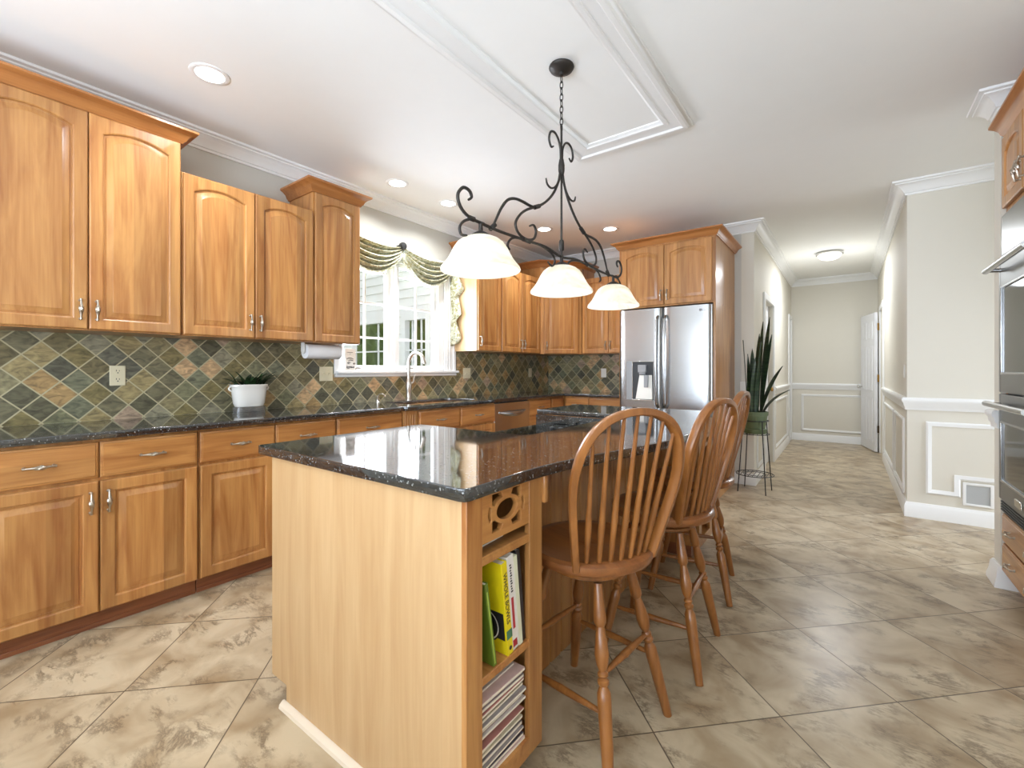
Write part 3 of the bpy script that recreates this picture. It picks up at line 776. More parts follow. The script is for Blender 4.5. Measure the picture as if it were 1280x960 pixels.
def cabinet(name, label, cat, org, th, w, d, z0, z1, fronts, group=None, crown=None, toe=0, side_mat=None, body=True, zfoot=0.0):
    t = thing(name, label, cat, (org[0], org[1], 0), th, group)
    if body:
        b = MB().box(0.0005, w - .0005, 0, d, max(z0, toe), z1)
        b.build('body', side_mat or M['wood'], t, bevel=.0015)
    if toe: MB().box(0.001, w - .001, .03, .07, zfoot, toe).box(0.001, w - .001, .022, .03, zfoot, .02).build('toe_kick', M['wood_dark'], t, bevel=.002)
    for f in fronts:
        kind, x0, x1, a, b_ = f[:5]; hd = f[5] if len(f) > 5 else None; arch = f[6] if len(f) > 6 else 0
        fw, fh = x1 - x0, b_ - a
        if kind == 'door': o = link('door', door_mesh(fw, fh, arch, M['wood']), t, (x0, -.0005, a))
        else: o = link('drawer', drawer_mesh(fw, fh, M['wood_h']), t, (x0, -.0005, a))
        if hd:
            if hd == 'C': link('handle', handle_mesh(), o, (fw / 2, -.0195, fh / 2), (0, PI / 2, 0))
            else:
                hx = fw - .028 if hd[0] == 'R' else .028
                hz = .095 if hd[1] == 'b' else fh - .095
                link('handle', handle_mesh(), o, (hx, -.0195, hz))
    if crown:
        # crown: list of which returns; path in local plan, outward to the right of travel
        zc0, zc1 = crown['z']; pr = crown.get('pr', .07); hh = zc1 - zc0
        pf = [(-.004, zc0), (.010, zc0), (.014, zc0 + hh * .12), (.022, zc0 + hh * .2), (.03, zc0 + hh * .45), (.048, zc0 + hh * .68), (pr - .006, zc0 + hh * .78), (pr, zc0 + hh * .84), (pr, zc1), (-.004, zc1)]
        p = []
        if crown.get('R'): p.append((w, d))
        p += [(w, 0), (0, 0)]
        if crown.get('L'): p.append((0, d))
        molding(p, pf, -1).build('crown', M['wood_crown'], t)
        MB().box(0.001, w - .001, 0.001, d, z1, zc1 - .001).build('top_board', M['wood'], t)
    return t


A90 = PI / 2
XBF = -2.785          # base cabinet face
DB0, DB1, DR0, DR1 = .085, .688, .703, .868
BD = XBF - XW - .0   # depth (positive)


def base_unit(name, label, y0, y1, splits, handles, dh, group='base cabinets on the sink wall'):
    fr = []
    for i in range(len(splits) - 1):
        a = splits[i] - y0 + (.006 if i == 0 else .003); b_ = splits[i + 1] - y0 - (.006 if i == len(splits) - 2 else .003)
        fr.append(('drawer', a, b_, DR0, DR1, 'C')); fr.append(('door', a, b_, DB0, DB1, handles[i]))
    return cabinet(name, label, 'cabinet', (XBF, y0), A90, y1 - y0, BD - .002, 0, .884, fr, group, None, .078)


base_unit('base_cabinet', 'oak base cabinet at the very left of the sink wall, cut by the photo edge', -.66, .135, [-.66, -.262, .135], ['Rt', 'Lt'], 0)
base_unit('base_cabinet', 'oak base cabinet with two drawers and twin facing door pulls, left of the island', .138, .926, [.138, .529, .926], ['Rt', 'Lt'], 0)
base_unit('base_cabinet', 'oak base cabinet below the white planter, partly behind the island end', .928, 1.732, [.928, 1.328, 1.732], [None, 'Lt'], 0)
base_unit('base_cabinet', 'oak base cabinet with one wide drawer just left of the sink', 1.734, 2.298, [1.734, 2.298], ['Lt'], 0)
sk = cabinet('sink_cabinet', 'oak sink base with fluted pilaster and two false drawers under the window', 'cabinet', (XBF + .03, 2.30), A90, 1.112, BD + .028, 0, .884,
             [('drawer', .14, .612, DR0, DR1, 'C'), ('drawer', .622, 1.106, DR0, DR1, 'C'), ('door', .14, .612, DB0, DB1, 'Rt'), ('door', .622, 1.106, DB0, DB1, 'Lt')], 'base cabinets on the sink wall', None, .078)
pm = MB().box(.004, .128, -.012, 0, .08, .884)
for k in range(4): pm.box(.022 + k * .024, .034 + k * .024, -.018, -.012, .12, .85)
pm.build('pilaster', M['wood'], sk, bevel=.003)
# dishwasher
dw = thing('dishwasher', 'stainless dishwasher with curved pocket handle in the sink run', 'dishwasher', (XBF, 3.416, 0), A90)
MB().box(.004, .612, .0, .58, .1, .878).build('body', M['plastic_dark'], dw)
dp = MB().box(.006, .610, -.024, -.001, .11, .872)
dp.build('door', M['steel_h'], dw, bevel=.006)
hp = []
for k in range(17):
    q = k / 16; hp.append((.09 + .44 * q, -.026 - .028 * math.sin(PI * q), .775 - .02 * math.sin(PI * q)))
MB().tube(hp, [.010 + .018 * math.sin(PI * k / 16) for k in range(17)], 12).build('handle', M['steel'], dw)
MB().box(.006, .610, .04, .06, 0, .1).build('toe_kick', M['plastic_dark'], dw)
cabinet('base_cabinet', 'oak drawer stack between the dishwasher and the far corner', 'cabinet', (XBF, 4.035), A90, .455, BD - .002, 0, .884,
        [('drawer', .006, .449, DR0, DR1, 'C'), ('drawer', .006, .449, .40, .688, 'C'), ('drawer', .006, .449, .085, .388, 'C')], 'base cabinets on the sink wall', None, .078)
YBF = 4.805
cf = thing('corner_cabinet', 'oak corner base filler where the two counters meet', 'cabinet', (XBF, 4.492, 0), A90)
MB().box(.0, .80, .0, BD - .004, .078, .884).build('body', M['wood'], cf, bevel=.0015)
link('drawer', drawer_mesh(.26, DR1 - DR0, M['wood_h']), cf, (.01, 0, DR0)); link('door', door_mesh(.26, .60, 0, M['wood']), cf, (.01, 0, DB0))
MB().box(.0, .38, .03, .06, 0, .078).build('toe_kick', M['wood_dark'], cf)
cabinet('base_cabinet', 'oak base cabinet on the back wall left of the fridge', 'cabinet', (-2.782, YBF), 0, .90, YB - YBF - .002, 0, .884,
        [('drawer', .03, .34, DR0, DR1, 'C'), ('door', .03, .34, DB0, DB1, 'Rt'), ('drawer', .36, .88, DR0, DR1, 'C'), ('door', .36, .88, DB0, DB1, 'Lt')], None, None, .078)

# worktop (L) with sink hole
XC = -2.735; YC = 4.757
SK = (2.47, 3.27, -3.24, -2.84)
outl = [(XW + .011, -.68), (XC, -.68), (XC, 2.285), (XC + .03, 2.295), (XC + .03, 3.408), (XC, 3.418), (XC, YC), (-1.886, YC), (-1.886, YB - .011), (XW + .011, YB - .011)]
rr = .06; hole = []
for cx, cy, a0 in ((SK[3] - rr, SK[1] - rr, 0), (SK[2] + rr, SK[1] - rr, 90), (SK[2] + rr, SK[0] + rr, 180), (SK[3] - rr, SK[0] + rr, 270)):
    for k in range(6): a = math.radians(a0 + 18 * k); hole.append((cx + rr * math.cos(a), cy + rr * math.sin(a)))
ct = curve_slab('countertop', [outl, hole], .033, M['granite'], None, (0, 0, .9005), bevel=.004)
tag(ct, 'black speckled granite worktop running along the sink wall and back wall', 'countertop')
# sink
sk_ = MB(); lo = []
for z, g in ((.883, .0), (.876, -.002), (.72, -.012), (.70, -.03)):
    lo.append([(hx + (-g if hx < -3.04 else g), hy + (-g if hy < 2.87 else g), z) for hx, hy in hole])
sk_.loft(lo, False, True)
s = tag(sk_.build('sink', M['steel_h'], solid=.002), 'undermount stainless sink set in the black worktop', 'sink')
MB().lathe([(.045, .701), (.045, .704), (.03, .7035), (.0, .702)], 16, (-3.04, 2.87, 0)).build('drain', M['chrome'], s)

# backsplash
b = MB().box(XW, XW + .010, -.68, 2.084, .917, 1.40).box(XW, XW + .010, 3.535, YB, .917, 1.40).box(XW, XW + .010, 2.084, 3.535, .917, 1.14)
tag(b.build('backsplash', M['slate_y']), 'diagonal slate tile backsplash along the sink wall', 'backsplash', None, 'structure')
tag(MB().box(XW + .01, -1.885, YB - .010, YB, .917, 1.40).build('backsplash', M['slate_x']), 'diagonal slate tile backsplash on the back wall', 'backsplash', None, 'structure')

# uppers
XUF = -3.05; UD = XUF - XW - .0
ZU0 = 1.398
UG = 'wall cabinets'


def up(name, label, y0, y1, ztop, doors, crown=None, side=None):
    fr = [('door', a - y0, b_ - y0, ZU0 + .006, ztop - .008, hd, .034) for a, b_, hd in doors]
    return cabinet(name, label, 'cabinet', (XUF, y0), A90, y1 - y0, UD - .001, ZU0, ztop, fr, UG, crown, 0, side)


ZT, ZS, ZC = 2.495, 2.335, 2.56
up('wall_cabinet', 'tall oak wall cabinet beyond the left edge, cut off by the photo', -.66, .132, ZT, [(-.655, -.265, 'Rb'), (-.262, .128, 'Lb')], {'z': (ZT - .004, ZC)})
up('wall_cabinet', 'tall oak double wall cabinet with crown at the far left', .136, .930, ZT, [(.141, .536, 'Rb'), (.541, .926, 'Lb')], {'z': (ZT - .004, ZC), 'R': 1})
up('wall_cabinet', 'shorter oak double wall cabinet without crown above the white planter', .934, 1.720, ZS, [(.939, 1.324, 'Rb'), (1.329, 1.716, 'Lb')])
up('wall_cabinet', 'tall narrow oak wall cabinet with crown directly left of the window', 1.724, 2.105, ZT - .02, [(1.732, 2.098, None)], {'z': (ZT - .024, ZC - .01), 'R': 1, 'L': 1})
up('wall_cabinet', 'tall narrow oak wall cabinet directly right of the window', 3.49, 3.885, ZT - .02, [(3.50, 3.878, 'Lb')], {'z': (ZT - .024, ZC - .01), 'R': 1, 'L': 1}, M['lit_side'])
up('wall_cabinet', 'shorter oak double wall cabinet between the window and the diagonal corner', 3.889, 4.672, ZS, [(3.895, 4.275, 'Rb'), (4.28, 4.665, 'Lb')])
# diagonal corner
dx0, dy0, dx1, dy1 = -3.04, 4.68, -2.665, 5.045
dgl = math.atan2(dy1 - dy0, dx1 - dx0); dl = math.hypot(dx1 - dx0, dy1 - dy0)
t = cabinet('wall_cabinet', 'tall diagonal oak corner wall cabinet with crown', 'cabinet', (dx0, dy0), dgl, dl, .2, ZU0, ZT - .02,
            [('door', .045, dl - .045, ZU0 + .006, ZT - .05, 'Lb', .034)], UG, None, body=False)
poly = [(dx0, dy0), (dx1, dy1), (dx1, YB - .001), (XW + .001, YB - .001), (XW + .001, dy0)]
inv = Matrix.Translation((dx0, dy0, 0)) @ Matrix.Rotation(dgl, 4, 'Z'); inv = inv.inverted()
lp = [inv @ Vector((x, y, 0)) for x, y in poly]
MB().loft([[(p.x, p.y, ZU0) for p in lp], [(p.x, p.y, ZC - .012) for p in lp]]).build('body', M['wood'], t)
zc0, zc1, prj = ZT - .024, ZC - .01, .07; hh = zc1 - zc0
pf = [(-.004, zc0), (.010, zc0), (.014, zc0 + hh * .12), (.022, zc0 + hh * .2), (.03, zc0 + hh * .45), (.048, zc0 + hh * .68), (prj - .006, zc0 + hh * .78), (prj, zc0 + hh * .84), (prj, zc1), (-.004, zc1)]
p3 = [lp[2], lp[1], lp[0], lp[4]]
molding([(p.x, p.y) for p in p3], pf, -1).build('crown', M['wood_crown'], t)
cabinet('wall_cabinet', 'shorter oak double wall cabinet on the back wall beside the fridge', 'cabinet', (-2.66, 5.05), 0, .775, YB - 5.05 - .001, ZU0, ZS,
        [('door', .012, .358, ZU0 + .006, ZS - .008, 'Rb', .034), ('door', .363, .71, ZU0 + .006, ZS - .008, 'Lb', .034)], UG)
# fridge surround
fx0, fx1, fy = -1.882, -.953, 4.39
t = cabinet('fridge_cabinet', 'deep oak cabinet with tall side panel enclosing the refrigerator', 'cabinet', (fx0, fy), 0, fx1 - fx0, YF - fy - .001, 1.82, 2.435,
            [('door', .03, .462, 1.832, 2.415, 'Rb', .034), ('door', .467, .898, 1.832, 2.415, 'Lb', .034)], None, {'z': (2.431, 2.50), 'R': 1, 'L': 1})
MB().box(fx1 - fx0 - .022, fx1 - fx0, -.002, YF - fy - .001, 0, 1.82).build('side_panel', M['wood'], t, bevel=.001)
MB().box(0, .012, -.002, YF - fy - .001, 0, 1.82).build('side_panel', M['wood'], t, bevel=.001)

# ------------------------------------------------------------------ refrigerator
fr = thing('refrigerator', 'stainless french door refrigerator with ice and water dispenser', 'refrigerator', (-1.418, 4.34, 0))
MB().box(-.447, .440, .075, .86, .02, 1.785).build('body', M['plastic_dark'], fr, bevel=.004)


def bowed(x0, x1, z0, z1, y=0.0, hole=None):
    """door leaf with rounded vertical edges"""
    mb = MB(); k = 10; prof = []
    for i in range(k + 1):
        s = i / k; x = x0 + (x1 - x0) * s
        e = min(s, 1 - s) * (x1 - x0)
        yy = y + (.022 * (1 - min(1, e / .035)) ** 2)
        prof.append((x, yy))
    xsx = [x0, x0 + .006, x0 + .015, x0 + .035, x0 + .08, (x0 + x1) / 2, x1 - .08, x1 - .035, x1 - .015, x1 - .006, x1]
    pr = [(x, y + .024 * (1 - min(1, min(x - x0, x1 - x) / .036)) ** 2 - .006 * (1 - ((x - (x0 + x1) / 2) / ((x1 - x0) / 2)) ** 2)) for x in xsx]
    ring = pr + [(x1, y + .07), (x0, y + .07)]
    return mb.loft([[(p[0], p[1], z0) for p in ring], [(p[0], p[1], z1) for p in ring]])


dL = bowed(-.450, -.010, .74, 1.80).build('door', M['steel'], fr)
dR = bowed(-.004, .442, .74, 1.80).build('door', M['steel'], fr)
fz = bowed(-.450, .442, .06, .725).build('freezer_drawer', M['steel'], fr)
for o, x in ((dL, -.045), (dR, .031)):
    hp = [(x, -.008, .84), (x, -.045, .87)] + [(x, -.05 - .022 * math.sin(PI * k / 12), .88 + .80 * k / 12) for k in range(13)] + [(x, -.045, 1.69), (x, -.008, 1.72)]
    MB().tube(smooth_path(hp, 3), .013, 10).build('handle', M['steel'], o)
hp = [(-.36, -.008, .66), (-.34, -.05, .66)] + [(-.33 + .66 * k / 10, -.052 - .015 * math.sin(PI * k / 10), .66) for k in range(11)] + [(.34, -.05, .66), (.36, -.008, .66)]
MB().tube(smooth_path(hp, 3), .013, 10).build('handle', M['steel'], fz)
ds = MB()   # dispenser: control strip, bezel, recess with nozzle and tray
ds.box(-.360, -.302, -.0155, -.004, .905, 1.285, 1)
for (x0, x1, z0, z1) in ((-.302, -.294, .895, 1.288), (-.084, -.078, .895, 1.288), (-.294, -.084, 1.28, 1.288), (-.294, -.084, .895, .907)): ds.box(x0, x1, -.018, -.004, z0, z1, 0)
ds.box(-.294, -.084, -.0125, -.006, .907, 1.28, 2)
do = ds.build('dispenser', [M['steel_h'], M['plastic_grey'], M['plastic_dark']], dL, bevel=.001)
MB().box(-.232, -.150, -.05, -.012, 1.175, 1.25).box(-.222, -.16, -.045, -.012, 1.155, 1.175).build('nozzle', M['plastic_grey'], do, bevel=.006)
MB().loft([[(-.225, -.013, 1.15), (-.10, -.013, 1.15), (-.10, -.02, 1.15), (-.225, -.02, 1.15)], [(-.255, -.013, .915), (-.088, -.013, .915), (-.088, -.045, .915), (-.255, -.045, .915)]]).build('splash_plate', M['white_plate'], do, bevel=.003)
MB().box(-.294, -.084, -.05, -.012, .897, .912).build('drip_tray', M['steel_h'], do, bevel=.003)
MB().box(-.170, -.13, -.052, -.02, 1.03, 1.15).build('paddle', M['plastic_grey'], do, bevel=.004)
MB().lathe([(.012, 0), (.012, .001), (0, .001)], 20).build('badge', M['plastic_grey'], dR, (.345, -.0085, 1.752), (PI / 2, 0, 0))
lettering('logo', 'LG', .026, M['white_plate'], dR, (.383, -.0085, 1.752), (PI / 2, 0, 0))

# ------------------------------------------------------------------ island
isl = thing('kitchen_island', 'pale oak kitchen island with end bookcase and seating side', 'kitchen island', (-1.2, 2.05, 0))


def I(mb): mb.v = [(x + 1.2, y - 2.05, z) for x, y, z in mb.v]; return mb


IY0, IY1 = .805, 3.28
b = MB()
b.box(-1.70, -1.10, IY0 + .02, 1.60, .078, .884).box(-1.70, -1.10, 1.60, 2.695, .078, .775).box(-1.10, -.985, 1.14, IY1, .0, .884)  .box(-1.70, -1.10, 2.695, IY1, .078, .884).box(-1.6, -1.0, IY0 + .05, IY1 - .02, 0, .078)
I(b).build('body', M['wood'], isl)
# end panel with toe notch
pts = [(-1.705, .078), (-1.60, .078), (-1.60, 0), (-.752, 0), (-.752, .884), (-1.705, .884)]
pb = MB().loft([[(x, IY0, z) for x, z in pts], [(x, IY0 + .019, z) for x, z in pts]])
I(pb).build('end_panel', M['veneer'], isl, bevel=.001)
I(MB().loft([[(-1.615, IY0, 0), (-1.615, IY0 - .02, 0), (-1.615, IY0 - .018, .012), (-1.615, IY0 - .006, .022), (-1.615, IY0, .022)], [(-.75, IY0, 0), (-.75, IY0 - .02, 0), (-.75, IY0 - .018, .012), (-.75, IY0 - .006, .022), (-.75, IY0, .022)]])).build('shoe_strip', M['shoe'], isl)


def bookcase(y0, y1):
    """open shelves facing +x; y0<y1 outer edges"""
    XB = -.735; s0, s1 = y0 + .059, y1 - .067
    I(MB().box(XB - .018, XB, y0, s0, .085, .884)).build('stile', M['wood'], isl, bevel=.0015)
    I(MB().box(XB - .018, XB, s1, y1, .085, .884)).build('stile', M['wood'], isl, bevel=.0015)
    I(MB().box(XB - .018, XB, s0, s1, .085, .138)).build('bottom_rail', M['wood_h'], isl, bevel=.0015)
    I(MB().box(-1.10, XB - .018, y0 + .0195, y0 + .034, .085, .884).box(-1.10, XB - .018, y1 - .02, y1, .085, .884)).build('side_panel', M['wood'], isl)
    I(MB().box(-1.098, XB - .018, y0 + .034, y1 - .02, .085, .135)).build('bottom_shelf', M['wood_h'], isl)
    I(MB().box(-1.098, XB - .002, y0 + .034, y1 - .02, .398, .420)).build('shelf', M['wood_h'], isl, bevel=.002)
    I(MB().box(-1.098, XB - .001, y0 + .034, y1 - .02, .703, .727)).build('shelf', M['wood_h'], isl, bevel=.002)
    I(MB().box(-1.06, XB - .06, y0 + .05, y1 - .04, 0, .085)).build('plinth', M['wood_dark'], isl)
    # fretwork rail
    cy, cz = (s0 + s1) / 2, .826
    hw, hh = (s1 - s0) / 2, .062
    rect = [(-hw, .758 - cz), (hw, .758 - cz), (hw, .884 - cz), (-hw, .884 - cz)]
    ell = [(.046 * math.cos(2 * PI * k / 28), .027 * math.sin(2 * PI * k / 28)) for k in range(28)]

    def tri(sx, sy):
        pts = []
        for k in range(7):     # inner side follows the band round the oval
            a = math.radians(28 + 44 * k / 6); pts.append((sx * .060 * math.cos(a), sy * .037 * math.sin(a)))
        pts.append((sx * .026, sy * .050)); pts.append((sx * .064, sy * .050)); pts.append((sx * .064, sy * .022))
        return pts

    def sliver(sx): return [(sx * .066, -.015), (sx * .070, 0), (sx * .066, .015), (sx * .076, .022), (sx * .082, 0), (sx * .076, -.022)]
    holes = [ell] + [tri(a, c) for a in (1, -1) for c in (1, -1)] + [sliver(1), sliver(-1)]
    o = curve_slab('fretwork_rail', [rect] + holes, .016, M['wood_h'], isl, (XB - .009 + 1.2, cy - 2.05, cz), (PI / 2, 0, PI / 2), bevel=.0012)
    return s0, s1


bs0, bs1 = bookcase(IY0, 1.14)
I(MB().box(-.80, -.725, 1.14, 1.16, .80, .884)).build('bracket', M['wood'], isl, bevel=.004)
bookcase(2.94, IY1)
# bead-board back of the knee space
bbm = MB(); y = 1.141
while y < 2.93:
    y2 = min(y + .086, 2.938)
    bbm.loft([[(-.985, y, z), (-.978, y + .004, z), (-.972, y + .008, z), (-.972, y2 - .006, z), (-.978, y2 - .003, z), (-.985, y2, z)] for z in (0.0, .884)])
    y = y2
I(bbm).build('beadboard', M['wood'], isl, smooth=False)
# doors on the working side
for (y0, y1) in ((.84, 1.22), (1.225, 1.605)):
    link('door', door_mesh(y1 - y0, .60, 0, M['wood']), isl, (-1.70 + 1.2, y1 - 2.05, .085), (0, 0, -A90)); link('drawer', drawer_mesh(y1 - y0, .165, M['wood_h']), isl, (-1.70 + 1.2, y1 - 2.05, .703), (0, 0, -A90))
for (y0, y1) in ((1.64, 2.14), (2.15, 2.66)): link('door', door_mesh(y1 - y0, .66, 0, M['wood']), isl, (-1.70 + 1.2, y1 - 2.05, .09), (0, 0, -A90))
link('door', door_mesh(.56, .77, 0, M['wood']), isl, (-1.70 + 1.2, 3.27 - 2.05, .09), (0, 0, -A90))
# island worktop with notch for the dropped cooktop
ol = [(-1.785, .785), (-.735, .785)]
ol = [(-1.76, .785), (-.745, .785), (-.728, .79), (-.722, .805)]
for k in range(25):
    y = 1.05 + (3.05 - 1.05) * k / 24
    bmp = (.5 * (1 - math.cos(2 * PI * (y - 1.05) / 2.0))) ** .85
    ol.append((-.722 + .165 * bmp, y))
ol += [(-.722, 3.29), (-.745, 3.31), (-1.76, 3.31), (-1.78, 3.30), (-1.785, 3.28), (-1.785, 2.70), (-1.78, 2.695), (-1.16, 2.695)]
for k in range(7): a = math.radians(90 - 15 * k); ol.append((-1.16 + .05 * math.cos(a), 2.645 + .05 * math.sin(a)))
for k in range(7): a = math.radians(0 - 15 * k); ol.append((-1.17 + .06 * math.cos(a), 1.66 + .06 * math.sin(a)))
ol += [(-1.78, 1.60), (-1.785, 1.59), (-1.785, .81), (-1.78, .79)]
tag(curve_slab('island_countertop', [ol], .033, M['granite'], None, (0, 0, .9005), bevel=.004), 'black speckled granite island top with curved seating edge and cutout', 'countertop')
sh = MB().box(-1.785, -1.102, 1.602, 2.693, .776, .81)
tag(sh.build('cooktop_counter', M['granite'], bevel=.004), 'lower black granite shelf holding the cooktop in the island', 'countertop')
# granite risers around the drop belong to the lower shelf
o = bpy.data.objects['cooktop_counter']
MB().box(-1.78, -1.102, 2.681, 2.693, .811, .883).box(-1.112, -1.102, 1.602, 2.681, .811, .883).box(-1.78, -1.112, 1.602, 1.612, .811, .883).build('riser', M['granite'], o)
ck = thing('cooktop', 'black glass cooktop set into the lowered island section', 'cooktop', (-1.44, 2.15, .8101))
MB().box(-.26, .26, -.42, .42, 0, .006).build('glass_top', M['cooktop'], ck, bevel=.002)
for (x, y, r) in ((-.12, -.24, .10), (.12, -.24, .075), (-.12, .16, .075), (.12, .16, .10)):
    MB().loft([[(x + q * math.cos(2 * PI * k / 32), y + q * math.sin(2 * PI * k / 32), zz) for k in range(32)] for q, zz in ((r, .006), (r, .0064), (r - .003, .0064), (r - .003, .006))], False, False).build('burner_ring', M['plastic_dark'], ck)
for k in range(4): MB().lathe([(.016, .006), (.016, .016), (.012, .02), (0, .02)], 14).build('knob', M['plastic_dark'], ck, (-.10 + .065 * k, .36, 0))

# ------------------------------------------------------------------ books and magazines in the island
def book(label, y, th, hgt, dep, xf, lean, cols, base_z=.4205):
    """spine faces +x; stands on the shelf; lean tips the top towards -y"""
    t = thing('book', label, 'book', (xf, y, base_z), 0, 'books on the island shelf'); t.rotation_euler = (lean, 0, 0)
    c = MB()
    c.box(-dep, 0, 0, .002, 0, hgt).box(-dep, 0, th - .002, th, 0, hgt).box(-.002, 0, .002, th - .002, 0, hgt)
    co = c.build('cover', cols[0], t, bevel=.0006)
    MB().box(-dep + .003, -.003, .0022, th - .0022, .003, hgt - .003).build('pages', cols[1], t)
    return t, co


bk = lambda n, c: plain(n, lin(*c), 0.35, coat=0.2)
M['pages'] = plain('book_pages', lin(226, 218, 200), 0.9)
green, lime, yellow, offw, cream, blk, red, navy = bk('book_green', (96, 120, 36)), bk('book_lime', (170, 190, 80)), bk('book_yellow', (226, 204, 24)), bk('book_white', (226, 222, 216)), bk('book_cream', (216, 216, 190)), bk('book_black', (34, 30, 34)), bk('book_red', (176, 40, 46)), bk('book_ink', (40, 36, 40))
teal = bk('book_teal', (70, 120, 90))
LE = math.radians(7)
t, c = book('thin green book leaning at the left of the island shelf', .918, .013, .232, .17, -.742, LE * 1.35, (green, M['pages']))
MB().box(0, .0004, .004, .0085, .006, .209).build('spine_band', lime, c)
t, c = book('thick yellow cookbook on the island shelf', .975, .024, .262, .20, -.738, LE, (yellow, M['pages']))
lettering('title', 'WHOLE BOWLS', .020, navy, c, (.0004, .012, .16), (0, PI / 2, 0))
MB().box(0, .0005, .001, .025, .045, .07).build('spine_band', teal, c)
MB().lathe([(.006, 0), (.006, .0006), (0, .0006)], 12).build('emblem', navy, c, (.0002, .013, .018), (0, PI / 2, 0))
pic = MB().box(-.17, -.006, -.0006, 0, .042, .12); pic.build('cover_picture', navy, c)
MB().lathe([(.05, 0), (.05, .0008), (.044, .0012), (0, .0012)], 28).build('bowl_picture', blk, c, (-.07, -.0006, .075), (PI / 2, 0, 0))
MB().loft([[(-.07 + q * math.cos(2 * PI * k / 28), -.0019, .075 + q * math.sin(2 * PI * k / 28)) for k in range(28)] for q in (.046, .042)], False, False).build('bowl_rim_picture', offw, c)
t, c = book('tall white book with dark lettering beside the yellow cookbook', 1.003, .030, .270, .19, -.742, LE * .95, (offw, M['pages']))
tl = MB(); zz = .165
for k in range(11):
    tl.box(0, .0005, .010 + .001 * (k % 2), .019 - .0015 * (k % 3), zz, zz + .0045); zz += .0075
tl.build('title_marks', navy, c)
MB().box(0, .0005, .008, .018, .06, .15).build('title_band', red, c)
MB().box(0, .0005, .003, .021, .008, .028).build('emblem', red, c)
t, c = book('cream book between the white book and the black book', 1.0345, .016, .262, .185, -.742, LE * .95, (cream, M['pages']))
book('black book at the right of the island shelf', 1.052, .018, .272, .19, -.746, LE * .95, (blk, M['pages']))
rg = random.Random(11)
magc = [(206, 196, 188), (178, 120, 110), (226, 220, 212), (150, 140, 136), (196, 160, 140), (120, 84, 70), (210, 200, 170), (90, 84, 90), (220, 190, 180)]
mm = [plain('magazine_%d' % i, lin(*c), 0.35, coat=.2, noise=.35, nscale=25) for i, c in enumerate(magc)]
words_m = ['topmost', 'second', 'third', 'fourth', 'fifth', 'sixth', 'seventh', 'eighth', 'ninth', 'tenth', 'eleventh', 'twelfth', 'thirteenth', 'fourteenth', 'fifteenth', 'sixteenth', 'seventeenth', 'eighteenth', 'nineteenth', 'twentieth', 'twenty-first', 'twenty-second', 'twenty-third', 'lowest']
z = .136; NM = 24
for i in range(NM):
    th = rg.uniform(.006, .0125); w = rg.uniform(.186, .196); dp_ = rg.uniform(.24, .28); x = -.744 - rg.uniform(0, .045) * (1 if i % 3 else .2)
    mg = MB().box(-dp_, 0, 0, w, 0, th)
    o = mg.build('magazine', mm[rg.randrange(len(mm))], None, (x, .8685 + rg.uniform(0, .005), z), (0, 0, rg.uniform(-.03, .03)), bevel=.001)
    MB().box(-dp_ + .004, .0002, .002, w - .002, th * .2, th * .8).build('pages', M['pages'], o)
    tag(o, words_m[NM - 1 - i] + ' magazine counted from the top of the pile in the island bookcase', 'magazine', 'magazines in the island bookcase')
    z += th + .0006
o = MB().loft([[(0, 0, 0), (0, .14, .0), (0, .14, .003), (0, 0, .004)], [(-.2, 0, 0), (-.2, .14, 0), (-.2, .14, .004), (-.2, 0, .004)]]).build('paper_stack', M['paper'], None, (-.775, .872, .728), (0, 0, .06), bevel=.001)
tag(o, 'loose white papers in the narrow slot under the fretwork', 'papers')

